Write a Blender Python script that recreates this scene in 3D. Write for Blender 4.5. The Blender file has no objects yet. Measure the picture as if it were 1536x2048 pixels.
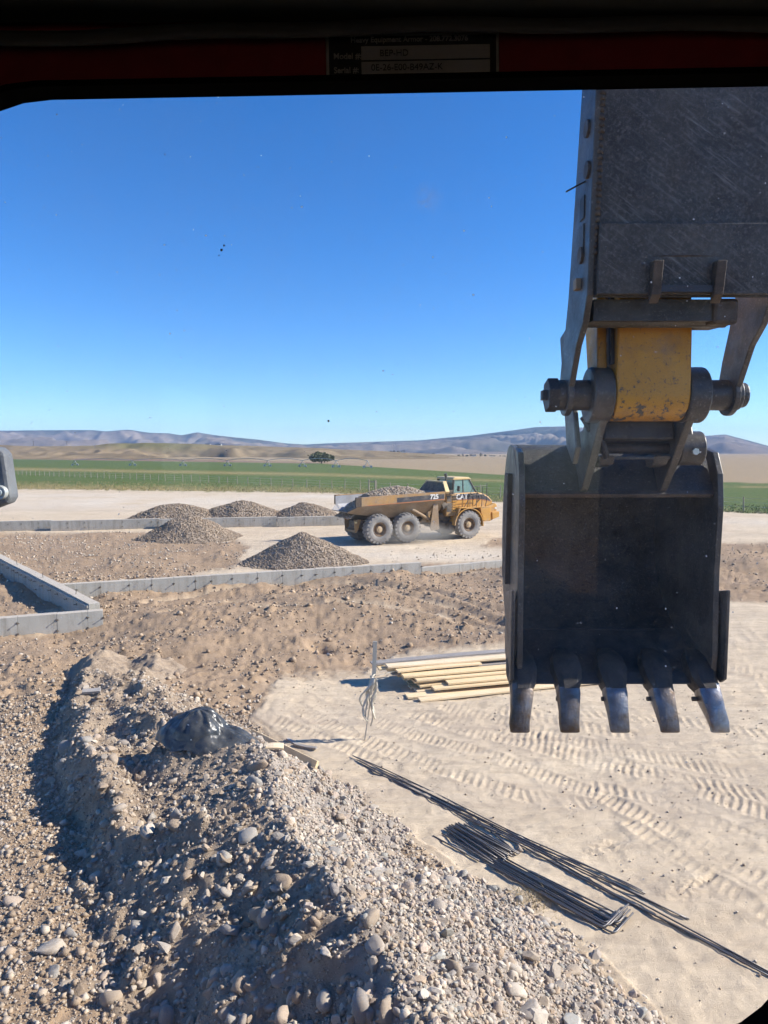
import bpy, bmesh, math, random
import numpy as np
from mathutils import Vector, Matrix, Euler

random.seed(7)
RNG = np.random.default_rng(7)
SC = bpy.context.scene
COL = SC.collection
R = math.radians

# ---------------------------------------------------------------- camera
FPX = 1422.0                 # focal length in pixels of the 1536 x 2048 photograph
PITCH = R(4.8)
CAMZ = 4.9
cam_d = bpy.data.cameras.new('camera')
cam_d.sensor_fit = 'VERTICAL'
cam_d.sensor_height = 36.0
cam_d.lens = FPX / 2048 * 36.0
cam_d.clip_start = 0.02
cam_d.clip_end = 60000
cam = bpy.data.objects.new('camera', cam_d)
COL.objects.link(cam)
cam.location = (0, 0, CAMZ)
cam.rotation_euler = (R(90) - PITCH, 0, 0)
SC.camera = cam

# ---------------------------------------------------------------- sky, sun, exposure
SUN_EL = R(32)
SUN_AZ = R(3)                # measured from +x (right of the camera), negative = behind it
sun_dir = Vector((math.cos(SUN_EL) * math.cos(SUN_AZ), math.cos(SUN_EL) * math.sin(SUN_AZ), math.sin(SUN_EL)))
world = bpy.data.worlds.new('World')
SC.world = world
world.use_nodes = True
wn = world.node_tree
wn.nodes.clear()
w_out = wn.nodes.new('ShaderNodeOutputWorld')
w_bg = wn.nodes.new('ShaderNodeBackground')
w_sky = wn.nodes.new('ShaderNodeTexSky')
w_sky.sky_type = 'NISHITA'
w_sky.sun_disc = False
w_sky.sun_elevation = SUN_EL
w_sky.sun_rotation = math.atan2(sun_dir.x, sun_dir.y)
w_sky.altitude = 1500
w_sky.air_density = 1.0
w_sky.dust_density = 0.0
w_sky.ozone_density = 2.0
w_bg.inputs['Strength'].default_value = 0.095
w_hsv = wn.nodes.new('ShaderNodeHueSaturation')
w_hsv.inputs['Saturation'].default_value = 1.34
w_tint = wn.nodes.new('ShaderNodeMix'); w_tint.data_type = 'RGBA'; w_tint.blend_type = 'MULTIPLY'
w_tint.inputs[0].default_value = 1.0
w_tint.inputs[7].default_value = (0.76, 0.93, 1.18, 1)
wn.links.new(w_sky.outputs[0], w_hsv.inputs['Color'])
wn.links.new(w_hsv.outputs[0], w_tint.inputs[6])
wn.links.new(w_tint.outputs[2], w_bg.inputs[0])
wn.links.new(w_bg.outputs[0], w_out.inputs[0])

sun_l = bpy.data.lights.new('sun', 'SUN')
sun_l.energy = 5.0
sun_l.angle = R(0.53)
sun_l.color = (1.0, 0.93, 0.83)
sun_o = bpy.data.objects.new('sun', sun_l)
COL.objects.link(sun_o)
sun_o.rotation_euler = (-sun_dir).to_track_quat('-Z', 'Y').to_euler()

SC.view_settings.view_transform = 'Standard'
SC.view_settings.look = 'None'
SC.view_settings.exposure = 0.88
SC.view_settings.gamma = 1.0
SC.view_settings.use_curve_mapping = False
SC.render.engine = 'CYCLES'
SC.cycles.max_bounces = 6
SC.cycles.diffuse_bounces = 3
SC.cycles.glossy_bounces = 3
SC.cycles.transparent_max_bounces = 12
SC.cycles.volume_bounces = 0
SC.cycles.use_denoising = True
SC.cycles.use_adaptive_sampling = True
SC.cycles.adaptive_threshold = 0.025
SC.cycles.adaptive_min_samples = 16

# ---------------------------------------------------------------- projection helpers (photo pixel -> place)
CP, SP = math.cos(PITCH), math.sin(PITCH)
def ray(u, v):
    dx = (u - 768) / FPX
    dy = (1024 - v) / FPX
    return Vector((dx, CP + dy * SP, -SP + dy * CP))
def atY(u, v, Y):
    d = ray(u, v)
    k = Y / d.y
    return Vector((d.x * k, Y, CAMZ + d.z * k))
def atZ(u, v, z):
    d = ray(u, v)
    k = (z - CAMZ) / d.z
    return Vector((d.x * k, d.y * k, z))
def to_px(x, y, z):
    dz = z - CAMZ
    dep = y * CP - dz * SP
    up = y * SP + dz * CP
    dep = np.where(dep < 0.3, 0.3, dep)
    return 768 + FPX * x / dep, 1024 - FPX * up / dep

# ---------------------------------------------------------------- noise (numpy value noise)
def _hash(i, j, seed):
    h = (i.astype(np.int64) * 374761393 + j.astype(np.int64) * 668265263 + seed * 974711) & 0xFFFFFFFF
    h = ((h ^ (h >> 13)) * 1274126177) & 0xFFFFFFFF
    h = (h ^ (h >> 16)) & 0xFFFFFFFF
    return h / 4294967295.0
def vnoise(x, y, seed=0):
    xi = np.floor(x); yi = np.floor(y)
    fx = x - xi; fy = y - yi
    fx = fx * fx * fx * (fx * (fx * 6 - 15) + 10)
    fy = fy * fy * fy * (fy * (fy * 6 - 15) + 10)
    a = _hash(xi, yi, seed); b = _hash(xi + 1, yi, seed)
    c = _hash(xi, yi + 1, seed); d = _hash(xi + 1, yi + 1, seed)
    return (a * (1 - fx) + b * fx) * (1 - fy) + (c * (1 - fx) + d * fx) * fy
def fbm(x, y, freq=1.0, octv=4, seed=0, gain=0.5):
    s = np.zeros_like(x, dtype=float); amp = 1.0; tot = 0.0
    for k in range(octv):
        s += amp * (vnoise(x * freq + 17.3 * k, y * freq - 9.1 * k, seed + k) * 2 - 1)
        tot += amp; amp *= gain; freq *= 2.03
    return s / tot
def sstep(a, b, x):
    t = np.clip((x - a) / (b - a), 0, 1)
    return t * t * (3 - 2 * t)
def in_poly(u, v, poly):
    """signed distance-like: even-odd inside mask"""
    inside = np.zeros(u.shape, bool)
    n = len(poly)
    for i in range(n):
        x1, y1 = poly[i]; x2, y2 = poly[(i + 1) % n]
        if y1 == y2:
            continue
        c = ((y1 > v) != (y2 > v)) & (u < (x2 - x1) * (v - y1) / (y2 - y1) + x1)
        inside ^= c
    return inside
def seg_dist(x, y, pts):
    """distance to a polyline, arc length at the foot, signed side"""
    best = np.full(x.shape, 1e9); S = np.zeros(x.shape); side = np.zeros(x.shape)
    acc = 0.0
    for (x1, y1), (x2, y2) in zip(pts[:-1], pts[1:]):
        dx, dy = x2 - x1, y2 - y1
        L = math.hypot(dx, dy)
        t = np.clip(((x - x1) * dx + (y - y1) * dy) / (L * L), 0, 1)
        ex = x - (x1 + t * dx); ey = y - (y1 + t * dy)
        d = np.hypot(ex, ey)
        m = d < best
        best = np.where(m, d, best)
        S = np.where(m, acc + t * L, S)
        side = np.where(m, np.sign(dx * ey - dy * ex), side)
        acc += L
    return best, S, side

# ---------------------------------------------------------------- materials
MATS = {}
def nt_new(name):
    m = bpy.data.materials.new(name)
    m.use_nodes = True
    nt = m.node_tree
    b = nt.nodes['Principled BSDF']
    return m, nt, b
def N(nt, t, **kw):
    n = nt.nodes.new(t)
    for k, v in kw.items():
        if k in n.inputs:
            n.inputs[k].default_value = v
        else:
            setattr(n, k, v)
    return n
def ramp(nt, stops, interp='LINEAR'):
    n = nt.nodes.new('ShaderNodeValToRGB')
    n.color_ramp.interpolation = interp
    e = n.color_ramp.elements
    while len(e) > len(stops):
        e.remove(e[-1])
    while len(e) < len(stops):
        e.new(0.5)
    for el, (p, c) in zip(e, stops):
        el.position = p
        el.color = (*c, 1) if len(c) == 3 else c
    return n
def mixc(nt, fac, a, b, mode='MIX'):
    n = nt.nodes.new('ShaderNodeMix')
    n.data_type = 'RGBA'
    n.blend_type = mode
    for sock, val in ((n.inputs[0], fac), (n.inputs[6], a), (n.inputs[7], b)):
        if isinstance(val, (int, float)):
            sock.default_value = val
        elif isinstance(val, tuple):
            sock.default_value = (*val, 1) if len(val) == 3 else val
        else:
            nt.links.new(val, sock)
    return n.outputs[2]
def noise(nt, scale, detail=4, rough=0.55, vec=None):
    n = nt.nodes.new('ShaderNodeTexNoise')
    n.inputs['Scale'].default_value = scale
    n.inputs['Detail'].default_value = detail
    n.inputs['Roughness'].default_value = rough
    if vec is not None:
        nt.links.new(vec, n.inputs['Vector'])
    return n.outputs['Fac']
def rng(nt, sock, a, b, c=0.0, d=1.0):
    n = nt.nodes.new('ShaderNodeMapRange')
    n.inputs[1].default_value = a; n.inputs[2].default_value = b
    n.inputs[3].default_value = c; n.inputs[4].default_value = d
    nt.links.new(sock, n.inputs[0])
    return n.outputs[0]
def bump(nt, b, sock, strength=0.3, dist=0.02):
    n = nt.nodes.new('ShaderNodeBump')
    n.inputs['Strength'].default_value = strength
    n.inputs['Distance'].default_value = dist
    nt.links.new(sock, n.inputs['Height'])
    nt.links.new(n.outputs[0], b.inputs['Normal'])
def coords(nt, kind='Object'):
    return nt.nodes.new('ShaderNodeTexCoord').outputs[kind]

def worn(name, col, col2=None, dust=None, dust_amt=0.3, rough=0.5, metal=0.0, scale=6.0, bmp=0.15, speck=None, spec=0.5):
    """paint or metal with blotches, dust, specks and fine relief"""
    m, nt, b = nt_new(name)
    vec = coords(nt)
    c = mixc(nt, rng(nt, noise(nt, scale, 5, 0.6, vec), 0.35, 0.68), col, col2 or tuple(x * 0.65 for x in col))
    if dust:
        d = rng(nt, noise(nt, scale * 0.45, 6, 0.65, vec), 0.62 - dust_amt * 0.45, 0.85 - dust_amt * 0.3)
        c = mixc(nt, d, c, dust)
    if speck:
        s = rng(nt, noise(nt, 70, 3, 0.6, vec), 0.60, 0.70, 0, 0.8)
        c = mixc(nt, s, c, speck)
    nt.links.new(c, b.inputs['Base Color'])
    b.inputs['Metallic'].default_value = metal
    b.inputs['Specular IOR Level'].default_value = spec
    r = rng(nt, noise(nt, scale * 1.7, 4, 0.6, vec), 0.3, 0.7, rough * 0.75, min(1.0, rough * 1.3))
    nt.links.new(r, b.inputs['Roughness'])
    if bmp:
        bump(nt, b, noise(nt, scale * 7, 5, 0.65, vec), bmp, 0.01)
    MATS[name] = m
    return m

def flat(name, col, rough=0.6, metal=0.0):
    m, nt, b = nt_new(name)
    vec = coords(nt)
    c = mixc(nt, rng(nt, noise(nt, 40, 3, 0.6, vec), 0.3, 0.7), col, tuple(x * 0.8 for x in col))
    nt.links.new(c, b.inputs['Base Color'])
    b.inputs['Roughness'].default_value = rough
    b.inputs['Metallic'].default_value = metal
    MATS[name] = m
    return m

def make_ground_mat():
    m, nt, b = nt_new('ground_soil')
    pos = nt.nodes.new('ShaderNodeNewGeometry').outputs['Position']
    att = nt.nodes.new('ShaderNodeVertexColor'); att.layer_name = 'zone'
    sep = nt.nodes.new('ShaderNodeSeparateColor'); nt.links.new(att.outputs['Color'], sep.inputs[0])
    att2 = nt.nodes.new('ShaderNodeVertexColor'); att2.layer_name = 'zone2'
    sep2 = nt.nodes.new('ShaderNodeSeparateColor'); nt.links.new(att2.outputs['Color'], sep2.inputs[0])
    n1 = noise(nt, 0.45, 6, 0.6, pos)
    n2 = noise(nt, 3.0, 6, 0.65, pos)
    n3 = noise(nt, 30.0, 5, 0.7, pos)
    sand = mixc(nt, rng(nt, n1, 0.35, 0.7), (0.67, 0.55, 0.39), (0.56, 0.445, 0.31))
    sand = mixc(nt, rng(nt, n2, 0.45, 0.75), sand, (0.48, 0.385, 0.27))
    sand = mixc(nt, rng(nt, n3, 0.55, 0.8, 0, 0.5), sand, (0.40, 0.325, 0.24))
    mp = nt.nodes.new('ShaderNodeMapping'); mp.inputs['Rotation'].default_value = (0, 0, R(22)); mp.inputs['Scale'].default_value = (0.5, 3.2, 1)
    nt.links.new(pos, mp.inputs[0])
    sk = noise(nt, 1.5, 7, 0.68, mp.outputs[0])
    sand = mixc(nt, rng(nt, sk, 0.47, 0.72, 0, 0.75), sand, (0.40, 0.315, 0.225))
    mp2 = nt.nodes.new('ShaderNodeMapping'); mp2.inputs['Rotation'].default_value = (0, 0, R(-12)); mp2.inputs['Scale'].default_value = (0.05, 0.5, 1)
    nt.links.new(pos, mp2.inputs[0])
    sand = mixc(nt, rng(nt, noise(nt, 0.9, 6, 0.65, mp2.outputs[0]), 0.45, 0.68, 0, 0.6), sand, (0.43, 0.345, 0.26))
    dirt = mixc(nt, rng(nt, n2, 0.35, 0.7), (0.36, 0.258, 0.168), (0.265, 0.186, 0.118))
    dirt = mixc(nt, rng(nt, n3, 0.5, 0.75, 0, 0.6), dirt, (0.45, 0.35, 0.25))
    c = mixc(nt, sep.outputs[0], sand, dirt)
    # field crops
    fpos = nt.nodes.new('ShaderNodeVectorMath'); fpos.operation = 'MULTIPLY'
    fpos.inputs[1].default_value = (0.02, 0.11, 0.1); nt.links.new(pos, fpos.inputs[0])
    f1 = noise(nt, 1.0, 6, 0.6, fpos.outputs[0])
    f2 = noise(nt, 1.6, 4, 0.6, pos)
    green = mixc(nt, rng(nt, f1, 0.35, 0.7), (0.055, 0.115, 0.022), (0.10, 0.125, 0.035))
    green = mixc(nt, rng(nt, f2, 0.35, 0.75, 0, 0.6), green, (0.165, 0.16, 0.065))
    c = mixc(nt, sep.outputs[1], c, green)
    dry = mixc(nt, rng(nt, f2, 0.35, 0.75), (0.33, 0.245, 0.11), (0.24, 0.2, 0.085))
    c = mixc(nt, sep.outputs[2], c, dry)
    tan = mixc(nt, rng(nt, f1, 0.3, 0.7), (0.34, 0.25, 0.15), (0.29, 0.225, 0.14))
    c = mixc(nt, sep2.outputs[0], c, tan)
    c = mixc(nt, sep2.outputs[1], c, (0.19, 0.115, 0.085))
    c = mixc(nt, sep2.outputs[2], c, (0.62, 0.555, 0.46))
    nt.links.new(c, b.inputs['Base Color'])
    b.inputs['Roughness'].default_value = 0.95
    b.inputs['Specular IOR Level'].default_value = 0.15
    h = nt.nodes.new('ShaderNodeMath'); h.operation = 'ADD'
    n4 = noise(nt, 90.0, 4, 0.7, pos)
    nt.links.new(n3, h.inputs[0]); nt.links.new(n4, h.inputs[1])
    bump(nt, b, h.outputs[0], 0.55, 0.02)
    return m

def make_berm_mat():
    m, nt, b = nt_new('berm_soil')
    pos = nt.nodes.new('ShaderNodeNewGeometry').outputs['Position']
    att = nt.nodes.new('ShaderNodeVertexColor'); att.layer_name = 'zone'
    sep = nt.nodes.new('ShaderNodeSeparateColor'); nt.links.new(att.outputs['Color'], sep.inputs[0])
    n2 = noise(nt, 4.0, 6, 0.65, pos)
    n3 = noise(nt, 38.0, 5, 0.7, pos)
    dirt = mixc(nt, rng(nt, n2, 0.35, 0.7), (0.37, 0.29, 0.21), (0.215, 0.16, 0.112))
    dirt = mixc(nt, rng(nt, n3, 0.48, 0.75, 0, 0.7), dirt, (0.46, 0.375, 0.285))
    grit = mixc(nt, rng(nt, n3, 0.4, 0.7), (0.40, 0.345, 0.29), (0.27, 0.23, 0.195))
    c = mixc(nt, sep.outputs[0], dirt, grit)
    nt.links.new(c, b.inputs['Base Color'])
    b.inputs['Roughness'].default_value = 0.95
    b.inputs['Specular IOR Level'].default_value = 0.15
    n4 = noise(nt, 110.0, 4, 0.7, pos)
    h = nt.nodes.new('ShaderNodeMath'); h.operation = 'ADD'
    nt.links.new(n3, h.inputs[0]); nt.links.new(n4, h.inputs[1])
    bump(nt, b, h.outputs[0], 0.7, 0.02)
    return m

def make_pebble_mat():
    m, nt, b = nt_new('pebble')
    att = nt.nodes.new('ShaderNodeVertexColor'); att.layer_name = 'tint'
    pos = nt.nodes.new('ShaderNodeNewGeometry').outputs['Position']
    n = noise(nt, 60, 4, 0.65, pos)
    c = mixc(nt, rng(nt, n, 0.35, 0.7, 0, 0.5), att.outputs['Color'], (0.36, 0.285, 0.21))
    nt.links.new(c, b.inputs['Base Color'])
    b.inputs['Roughness'].default_value = 0.85
    b.inputs['Specular IOR Level'].default_value = 0.25
    bump(nt, b, n, 0.35, 0.01)
    return m

def make_stone_mat():
    m, nt, b = nt_new('cobble')
    oi = nt.nodes.new('ShaderNodeObjectInfo')
    vec = coords(nt)
    r = ramp(nt, [(0.0, (0.36, 0.315, 0.265)), (0.16, (0.30, 0.23, 0.165)), (0.30, (0.41, 0.335, 0.27)), (0.42, (0.24, 0.225, 0.215)),
                  (0.55, (0.45, 0.40, 0.335)), (0.66, (0.33, 0.27, 0.205)), (0.78, (0.29, 0.29, 0.275)), (0.90, (0.40, 0.32, 0.255))], 'CONSTANT')
    nt.links.new(oi.outputs['Random'], r.inputs[0])
    n = noise(nt, 9, 6, 0.65, vec)
    c = mixc(nt, rng(nt, n, 0.38, 0.68, 0, 0.8), r.outputs[0], (0.36, 0.28, 0.205))
    n2 = noise(nt, 55, 3, 0.6, vec)
    c = mixc(nt, rng(nt, n2, 0.55, 0.75, 0, 0.35), c, (0.55, 0.5, 0.43))
    nt.links.new(c, b.inputs['Base Color'])
    b.inputs['Roughness'].default_value = 0.8
    b.inputs['Specular IOR Level'].default_value = 0.3
    bump(nt, b, n2, 0.25, 0.02)
    return m

def make_wood_mat():
    m, nt, b = nt_new('sawn_pine')
    oi = nt.nodes.new('ShaderNodeObjectInfo')
    vec = coords(nt)
    mp = nt.nodes.new('ShaderNodeMapping'); mp.inputs['Scale'].default_value = (1.2, 26, 26)
    nt.links.new(vec, mp.inputs[0])
    g = noise(nt, 1.6, 6, 0.6, mp.outputs[0])
    r = ramp(nt, [(0.0, (0.80, 0.62, 0.35)), (0.3, (0.84, 0.68, 0.44)), (0.55, (0.78, 0.60, 0.34)), (0.8, (0.86, 0.71, 0.50))])
    nt.links.new(oi.outputs['Random'], r.inputs[0])
    c = mixc(nt, rng(nt, g, 0.35, 0.7), r.outputs[0], (0.70, 0.51, 0.28))
    k = rng(nt, noise(nt, 3.5, 2, 0.5, vec), 0.74, 0.8)
    c = mixc(nt, k, c, (0.2, 0.11, 0.05))
    nt.links.new(c, b.inputs['Base Color'])
    b.inputs['Roughness'].default_value = 0.75
    bump(nt, b, g, 0.2, 0.005)
    MATS['pine'] = m
    m2 = m.copy(); m2.name = 'weathered_wood'
    for n in m2.node_tree.nodes:
        if n.type == 'VALTORGB':
            for e, cc in zip(n.color_ramp.elements, [(0.42, 0.39, 0.36), (0.36, 0.33, 0.30), (0.47, 0.43, 0.38), (0.33, 0.30, 0.27)]):
                e.color = (*cc, 1)
        if n.type == 'MIX' and not n.inputs[7].is_linked and abs(n.inputs[7].default_value[0] - 0.70) < 0.01:
            n.inputs[7].default_value = (0.22, 0.2, 0.18, 1)
    MATS['weathered'] = m2
make_wood_mat()
MATS['ground'] = make_ground_mat()
MATS['berm'] = make_berm_mat()
MATS['pebble'] = make_pebble_mat()
MATS['stone'] = make_stone_mat()

def make_scratched():
    m = MATS['black_paint'].copy(); m.name = 'scratched_plate'
    nt = m.node_tree; b = nt.nodes['Principled BSDF']
    old = b.inputs['Base Color'].links[0].from_socket
    vec = coords(nt)
    mr = nt.nodes.new('ShaderNodeMapping'); mr.inputs['Rotation'].default_value = (0, R(-34), 0); nt.links.new(vec, mr.inputs[0])
    mp = nt.nodes.new('ShaderNodeMapping'); mp.inputs['Scale'].default_value = (2.5, 1, 46)
    nt.links.new(mr.outputs[0], mp.inputs[0])
    sc = noise(nt, 1.3, 5, 0.7, mp.outputs[0])
    pa = noise(nt, 2.1, 4, 0.6, vec)
    mu = nt.nodes.new('ShaderNodeMath'); mu.operation = 'MULTIPLY'
    nt.links.new(rng(nt, sc, 0.52, 0.70), mu.inputs[0]); nt.links.new(rng(nt, pa, 0.40, 0.60), mu.inputs[1])
    c = mixc(nt, mu.outputs[0], old, (0.17, 0.17, 0.165))
    c = mixc(nt, rng(nt, noise(nt, 45, 5, 0.75, vec), 0.5, 0.70, 0, 0.7), c, (0.14, 0.132, 0.125))
    nt.links.new(c, b.inputs['Base Color'])
    MATS['scratched'] = m
def make_concrete():
    m, nt, b = nt_new('concrete')
    pos = nt.nodes.new('ShaderNodeNewGeometry').outputs['Position']
    oi = nt.nodes.new('ShaderNodeObjectInfo')
    n1 = noise(nt, 1.3, 6, 0.6, pos); n2 = noise(nt, 22, 5, 0.65, pos)
    c = mixc(nt, rng(nt, n1, 0.3, 0.7), (0.40, 0.385, 0.345), (0.31, 0.30, 0.265))
    c = mixc(nt, rng(nt, oi.outputs['Random'], 0, 1, 0, 0.28), c, (0.50, 0.48, 0.44))
    mp = nt.nodes.new('ShaderNodeMapping'); mp.inputs['Scale'].default_value = (5, 5, 0.7); nt.links.new(pos, mp.inputs[0])
    st = noise(nt, 1.2, 5, 0.65, mp.outputs[0])
    c = mixc(nt, rng(nt, st, 0.47, 0.7, 0, 0.75), c, (0.235, 0.215, 0.18))
    sp = nt.nodes.new('ShaderNodeSeparateXYZ'); nt.links.new(pos, sp.inputs[0])
    low = rng(nt, sp.outputs[2], 0.02, 0.28, 0.55, 0.0)     # soil splashed on the foot of the wall
    low2 = nt.nodes.new('ShaderNodeMath'); low2.operation = 'MULTIPLY'
    nt.links.new(low, low2.inputs[0]); nt.links.new(rng(nt, n2, 0.3, 0.7), low2.inputs[1])
    c = mixc(nt, low2.outputs[0], c, (0.36, 0.28, 0.2))
    nrm = nt.nodes.new('ShaderNodeNewGeometry').outputs['Normal']
    sn = nt.nodes.new('ShaderNodeSeparateXYZ'); nt.links.new(nrm, sn.inputs[0])
    c = mixc(nt, rng(nt, sn.outputs[2], 0.7, 0.9, 0, 0.75), c, (0.52, 0.45, 0.355))      # dust settled on the wall tops
    nt.links.new(c, b.inputs['Base Color'])
    b.inputs['Roughness'].default_value = 0.85
    bump(nt, b, n2, 0.15, 0.01)
    MATS['concrete'] = m
make_concrete()

DUST = (0.36, 0.30, 0.235)
worn('yellow', (0.56, 0.29, 0.055), (0.48, 0.24, 0.05), DUST, 0.28, 0.5, 0, 3.0, 0.05)
worn('yellow_dirty', (0.40, 0.215, 0.06), (0.29, 0.165, 0.065), (0.27, 0.2, 0.13), 0.55, 0.7, 0, 3.0, 0.1)
worn('cream_yellow', (0.66, 0.50, 0.25), (0.6, 0.42, 0.17), DUST, 0.3, 0.5, 0, 2.0, 0.03)
worn('stick_yellow', (0.52, 0.27, 0.035), (0.44, 0.215, 0.03), (0.16, 0.13, 0.1), 0.16, 0.45, 0, 7.0, 0.06, speck=(0.1, 0.085, 0.07))
worn('black_paint', (0.022, 0.022, 0.025), (0.035, 0.034, 0.034), (0.085, 0.078, 0.07), 0.4, 0.55, 0, 4.0, 0.3, speck=(0.12, 0.115, 0.11))
worn('bucket_inside', (0.02, 0.02, 0.021), (0.036, 0.034, 0.032), (0.062, 0.054, 0.046), 0.5, 0.6, 0, 5.0, 0.5, speck=(0.13, 0.125, 0.115))
worn('dusty_black', (0.04, 0.038, 0.037), (0.065, 0.06, 0.055), (0.15, 0.13, 0.11), 0.35, 0.42, 0, 5.0, 0.2, speck=(0.2, 0.19, 0.18))
worn('rust_steel', (0.075, 0.056, 0.045), (0.045, 0.038, 0.034), (0.13, 0.10, 0.075), 0.35, 0.6, 0.3, 9.0, 0.25)
worn('adapter', (0.055, 0.046, 0.04), (0.03, 0.028, 0.027), (0.085, 0.065, 0.05), 0.35, 0.6, 0.2, 9.0, 0.35)
worn('bare_steel', (0.34, 0.36, 0.40), (0.24, 0.26, 0.30), (0.15, 0.10, 0.065), 0.40, 0.34, 0.9, 9.0, 0.2)
worn('blue_steel', (0.30, 0.33, 0.38), (0.13, 0.145, 0.175), (0.12, 0.082, 0.052), 0.74, 0.42, 0.8, 9.0, 0.4)
worn('tyre', (0.235, 0.225, 0.21), (0.15, 0.142, 0.135), (0.33, 0.30, 0.265), 0.45, 0.95, 0, 3.0, 0.2)
worn('rim', (0.17, 0.105, 0.06), (0.11, 0.075, 0.05), (0.26, 0.19, 0.13), 0.3, 0.8, 0, 6.0, 0.1)
worn('hub', (0.46, 0.31, 0.15), (0.36, 0.25, 0.13), (0.42, 0.34, 0.25), 0.4, 0.7, 0, 6.0, 0.1)
worn('bed_steel', (0.285, 0.19, 0.105), (0.2, 0.14, 0.09), (0.31, 0.24, 0.17), 0.45, 0.75, 0, 2.0, 0.1)
worn('bed_inside', (0.42, 0.42, 0.43), (0.30, 0.29, 0.285), (0.3, 0.26, 0.22), 0.3, 0.5, 0.3, 1.6, 0.05)
worn('decal_black', (0.035, 0.036, 0.045), (0.055, 0.055, 0.06), (0.19, 0.16, 0.13), 0.25, 0.5, 0, 3.0, 0.0)
worn('decal_red', (0.42, 0.13, 0.05), (0.40, 0.17, 0.08), DUST, 0.25, 0.5, 0, 3.0, 0.0)
flat('decal_white', (0.72, 0.70, 0.66), 0.6)
worn('dark_iron', (0.05, 0.047, 0.045), (0.09, 0.08, 0.07), (0.22, 0.175, 0.13), 0.45, 0.75, 0.1, 5.0, 0.15)
worn('rebar', (0.13, 0.13, 0.135), (0.19, 0.165, 0.145), (0.20, 0.11, 0.06), 0.14, 0.45, 0.6, 10.0, 0.2)
flat('plate_white', (0.30, 0.29, 0.27), 0.5)
flat('plate_black', (0.012, 0.012, 0.014), 0.5)
flat('red_trim', (0.20, 0.006, 0.012), 0.7)
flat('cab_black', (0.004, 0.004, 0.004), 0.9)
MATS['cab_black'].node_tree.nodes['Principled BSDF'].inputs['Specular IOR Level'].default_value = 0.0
flat('cab_liner', (0.010, 0.013, 0.013), 0.85)
flat('cab_grey', (0.035, 0.035, 0.035), 0.8)
worn('bracket_grey', (0.14, 0.155, 0.17), (0.11, 0.12, 0.135), None, 0, 0.6, 0, 12, 0.3)
flat('bolt_zinc', (0.62, 0.65, 0.63), 0.35, 0.5)
worn('post_wood', (0.36, 0.31, 0.245), (0.25, 0.215, 0.17), None, 0, 0.9, 0, 5, 0.1)
flat('galvanised', (0.5, 0.5, 0.5), 0.6, 0.0)
flat('house_white', (0.72, 0.71, 0.69), 0.7)
flat('house_roof', (0.20, 0.18, 0.18), 0.8)
worn('bark', (0.12, 0.09, 0.065), None, None, 0, 0.9, 0, 4, 0.2)
worn('ribbon', (0.62, 0.57, 0.46), (0.55, 0.5, 0.4), None, 0, 0.8, 0, 20, 0.1)

make_scratched()
def make_chipped():
    m = MATS['stick_yellow'].copy(); m.name = 'chipped_yellow'
    nt = m.node_tree; b = nt.nodes['Principled BSDF']
    old = b.inputs['Base Color'].links[0].from_socket
    vec = coords(nt)
    pos = nt.nodes.new('ShaderNodeNewGeometry').outputs['Position']
    sp = nt.nodes.new('ShaderNodeSeparateXYZ'); nt.links.new(pos, sp.inputs[0])
    low = rng(nt, sp.outputs[2], 5.10, 5.60, 0.14, -0.03)          # paint is knocked off most around the pin
    ad = nt.nodes.new('ShaderNodeMath'); ad.operation = 'ADD'
    nt.links.new(noise(nt, 14, 6, 0.72, vec), ad.inputs[0]); nt.links.new(low, ad.inputs[1])
    c = mixc(nt, rng(nt, ad.outputs[0], 0.66, 0.69), old, (0.085, 0.075, 0.065))
    c = mixc(nt, rng(nt, noise(nt, 5, 5, 0.7, vec), 0.6, 0.75, 0, 0.5), c, (0.24, 0.17, 0.085))
    nt.links.new(c, b.inputs['Base Color'])
    MATS['chipped'] = m
make_chipped()
def foliage(name, c1, c2, c3):
    m, nt, b = nt_new(name)
    pos = nt.nodes.new('ShaderNodeNewGeometry').outputs['Position']
    n = noise(nt, 0.9, 4, 0.6, pos); n2 = noise(nt, 6, 3, 0.6, pos)
    c = mixc(nt, rng(nt, n, 0.35, 0.68), c1, c2)
    c = mixc(nt, rng(nt, n2, 0.5, 0.75), c, c3)
    nt.links.new(c, b.inputs['Base Color'])
    b.inputs['Roughness'].default_value = 0.8
    MATS[name] = m
foliage('leaf_olive', (0.075, 0.085, 0.03), (0.05, 0.065, 0.025), (0.12, 0.11, 0.045))
foliage('leaf_dark', (0.035, 0.05, 0.03), (0.025, 0.038, 0.025), (0.05, 0.06, 0.035))
foliage('grass_green', (0.075, 0.125, 0.035), (0.11, 0.125, 0.05), (0.17, 0.15, 0.07))
foliage('grass_dry', (0.36, 0.27, 0.13), (0.28, 0.225, 0.11), (0.42, 0.33, 0.17))

def make_plastic():
    m, nt, b = nt_new('black_plastic')
    pos = coords(nt)
    n = noise(nt, 4, 5, 0.6, pos)
    c = mixc(nt, rng(nt, n, 0.4, 0.75), (0.03, 0.034, 0.037), (0.09, 0.088, 0.082))
    nt.links.new(c, b.inputs['Base Color'])
    nt.links.new(rng(nt, n, 0.3, 0.7, 0.25, 0.45), b.inputs['Roughness'])
    rid = nt.nodes.new('ShaderNodeMath'); rid.operation = 'SUBTRACT'; rid.inputs[1].default_value = 0.5
    nt.links.new(noise(nt, 2.0, 3, 0.42, pos), rid.inputs[0])
    rab = nt.nodes.new('ShaderNodeMath'); rab.operation = 'ABSOLUTE'; nt.links.new(rid.outputs[0], rab.inputs[0])
    bump(nt, b, rab.outputs[0], 0.7, 0.35)
    MATS['plastic'] = m
make_plastic()

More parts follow.
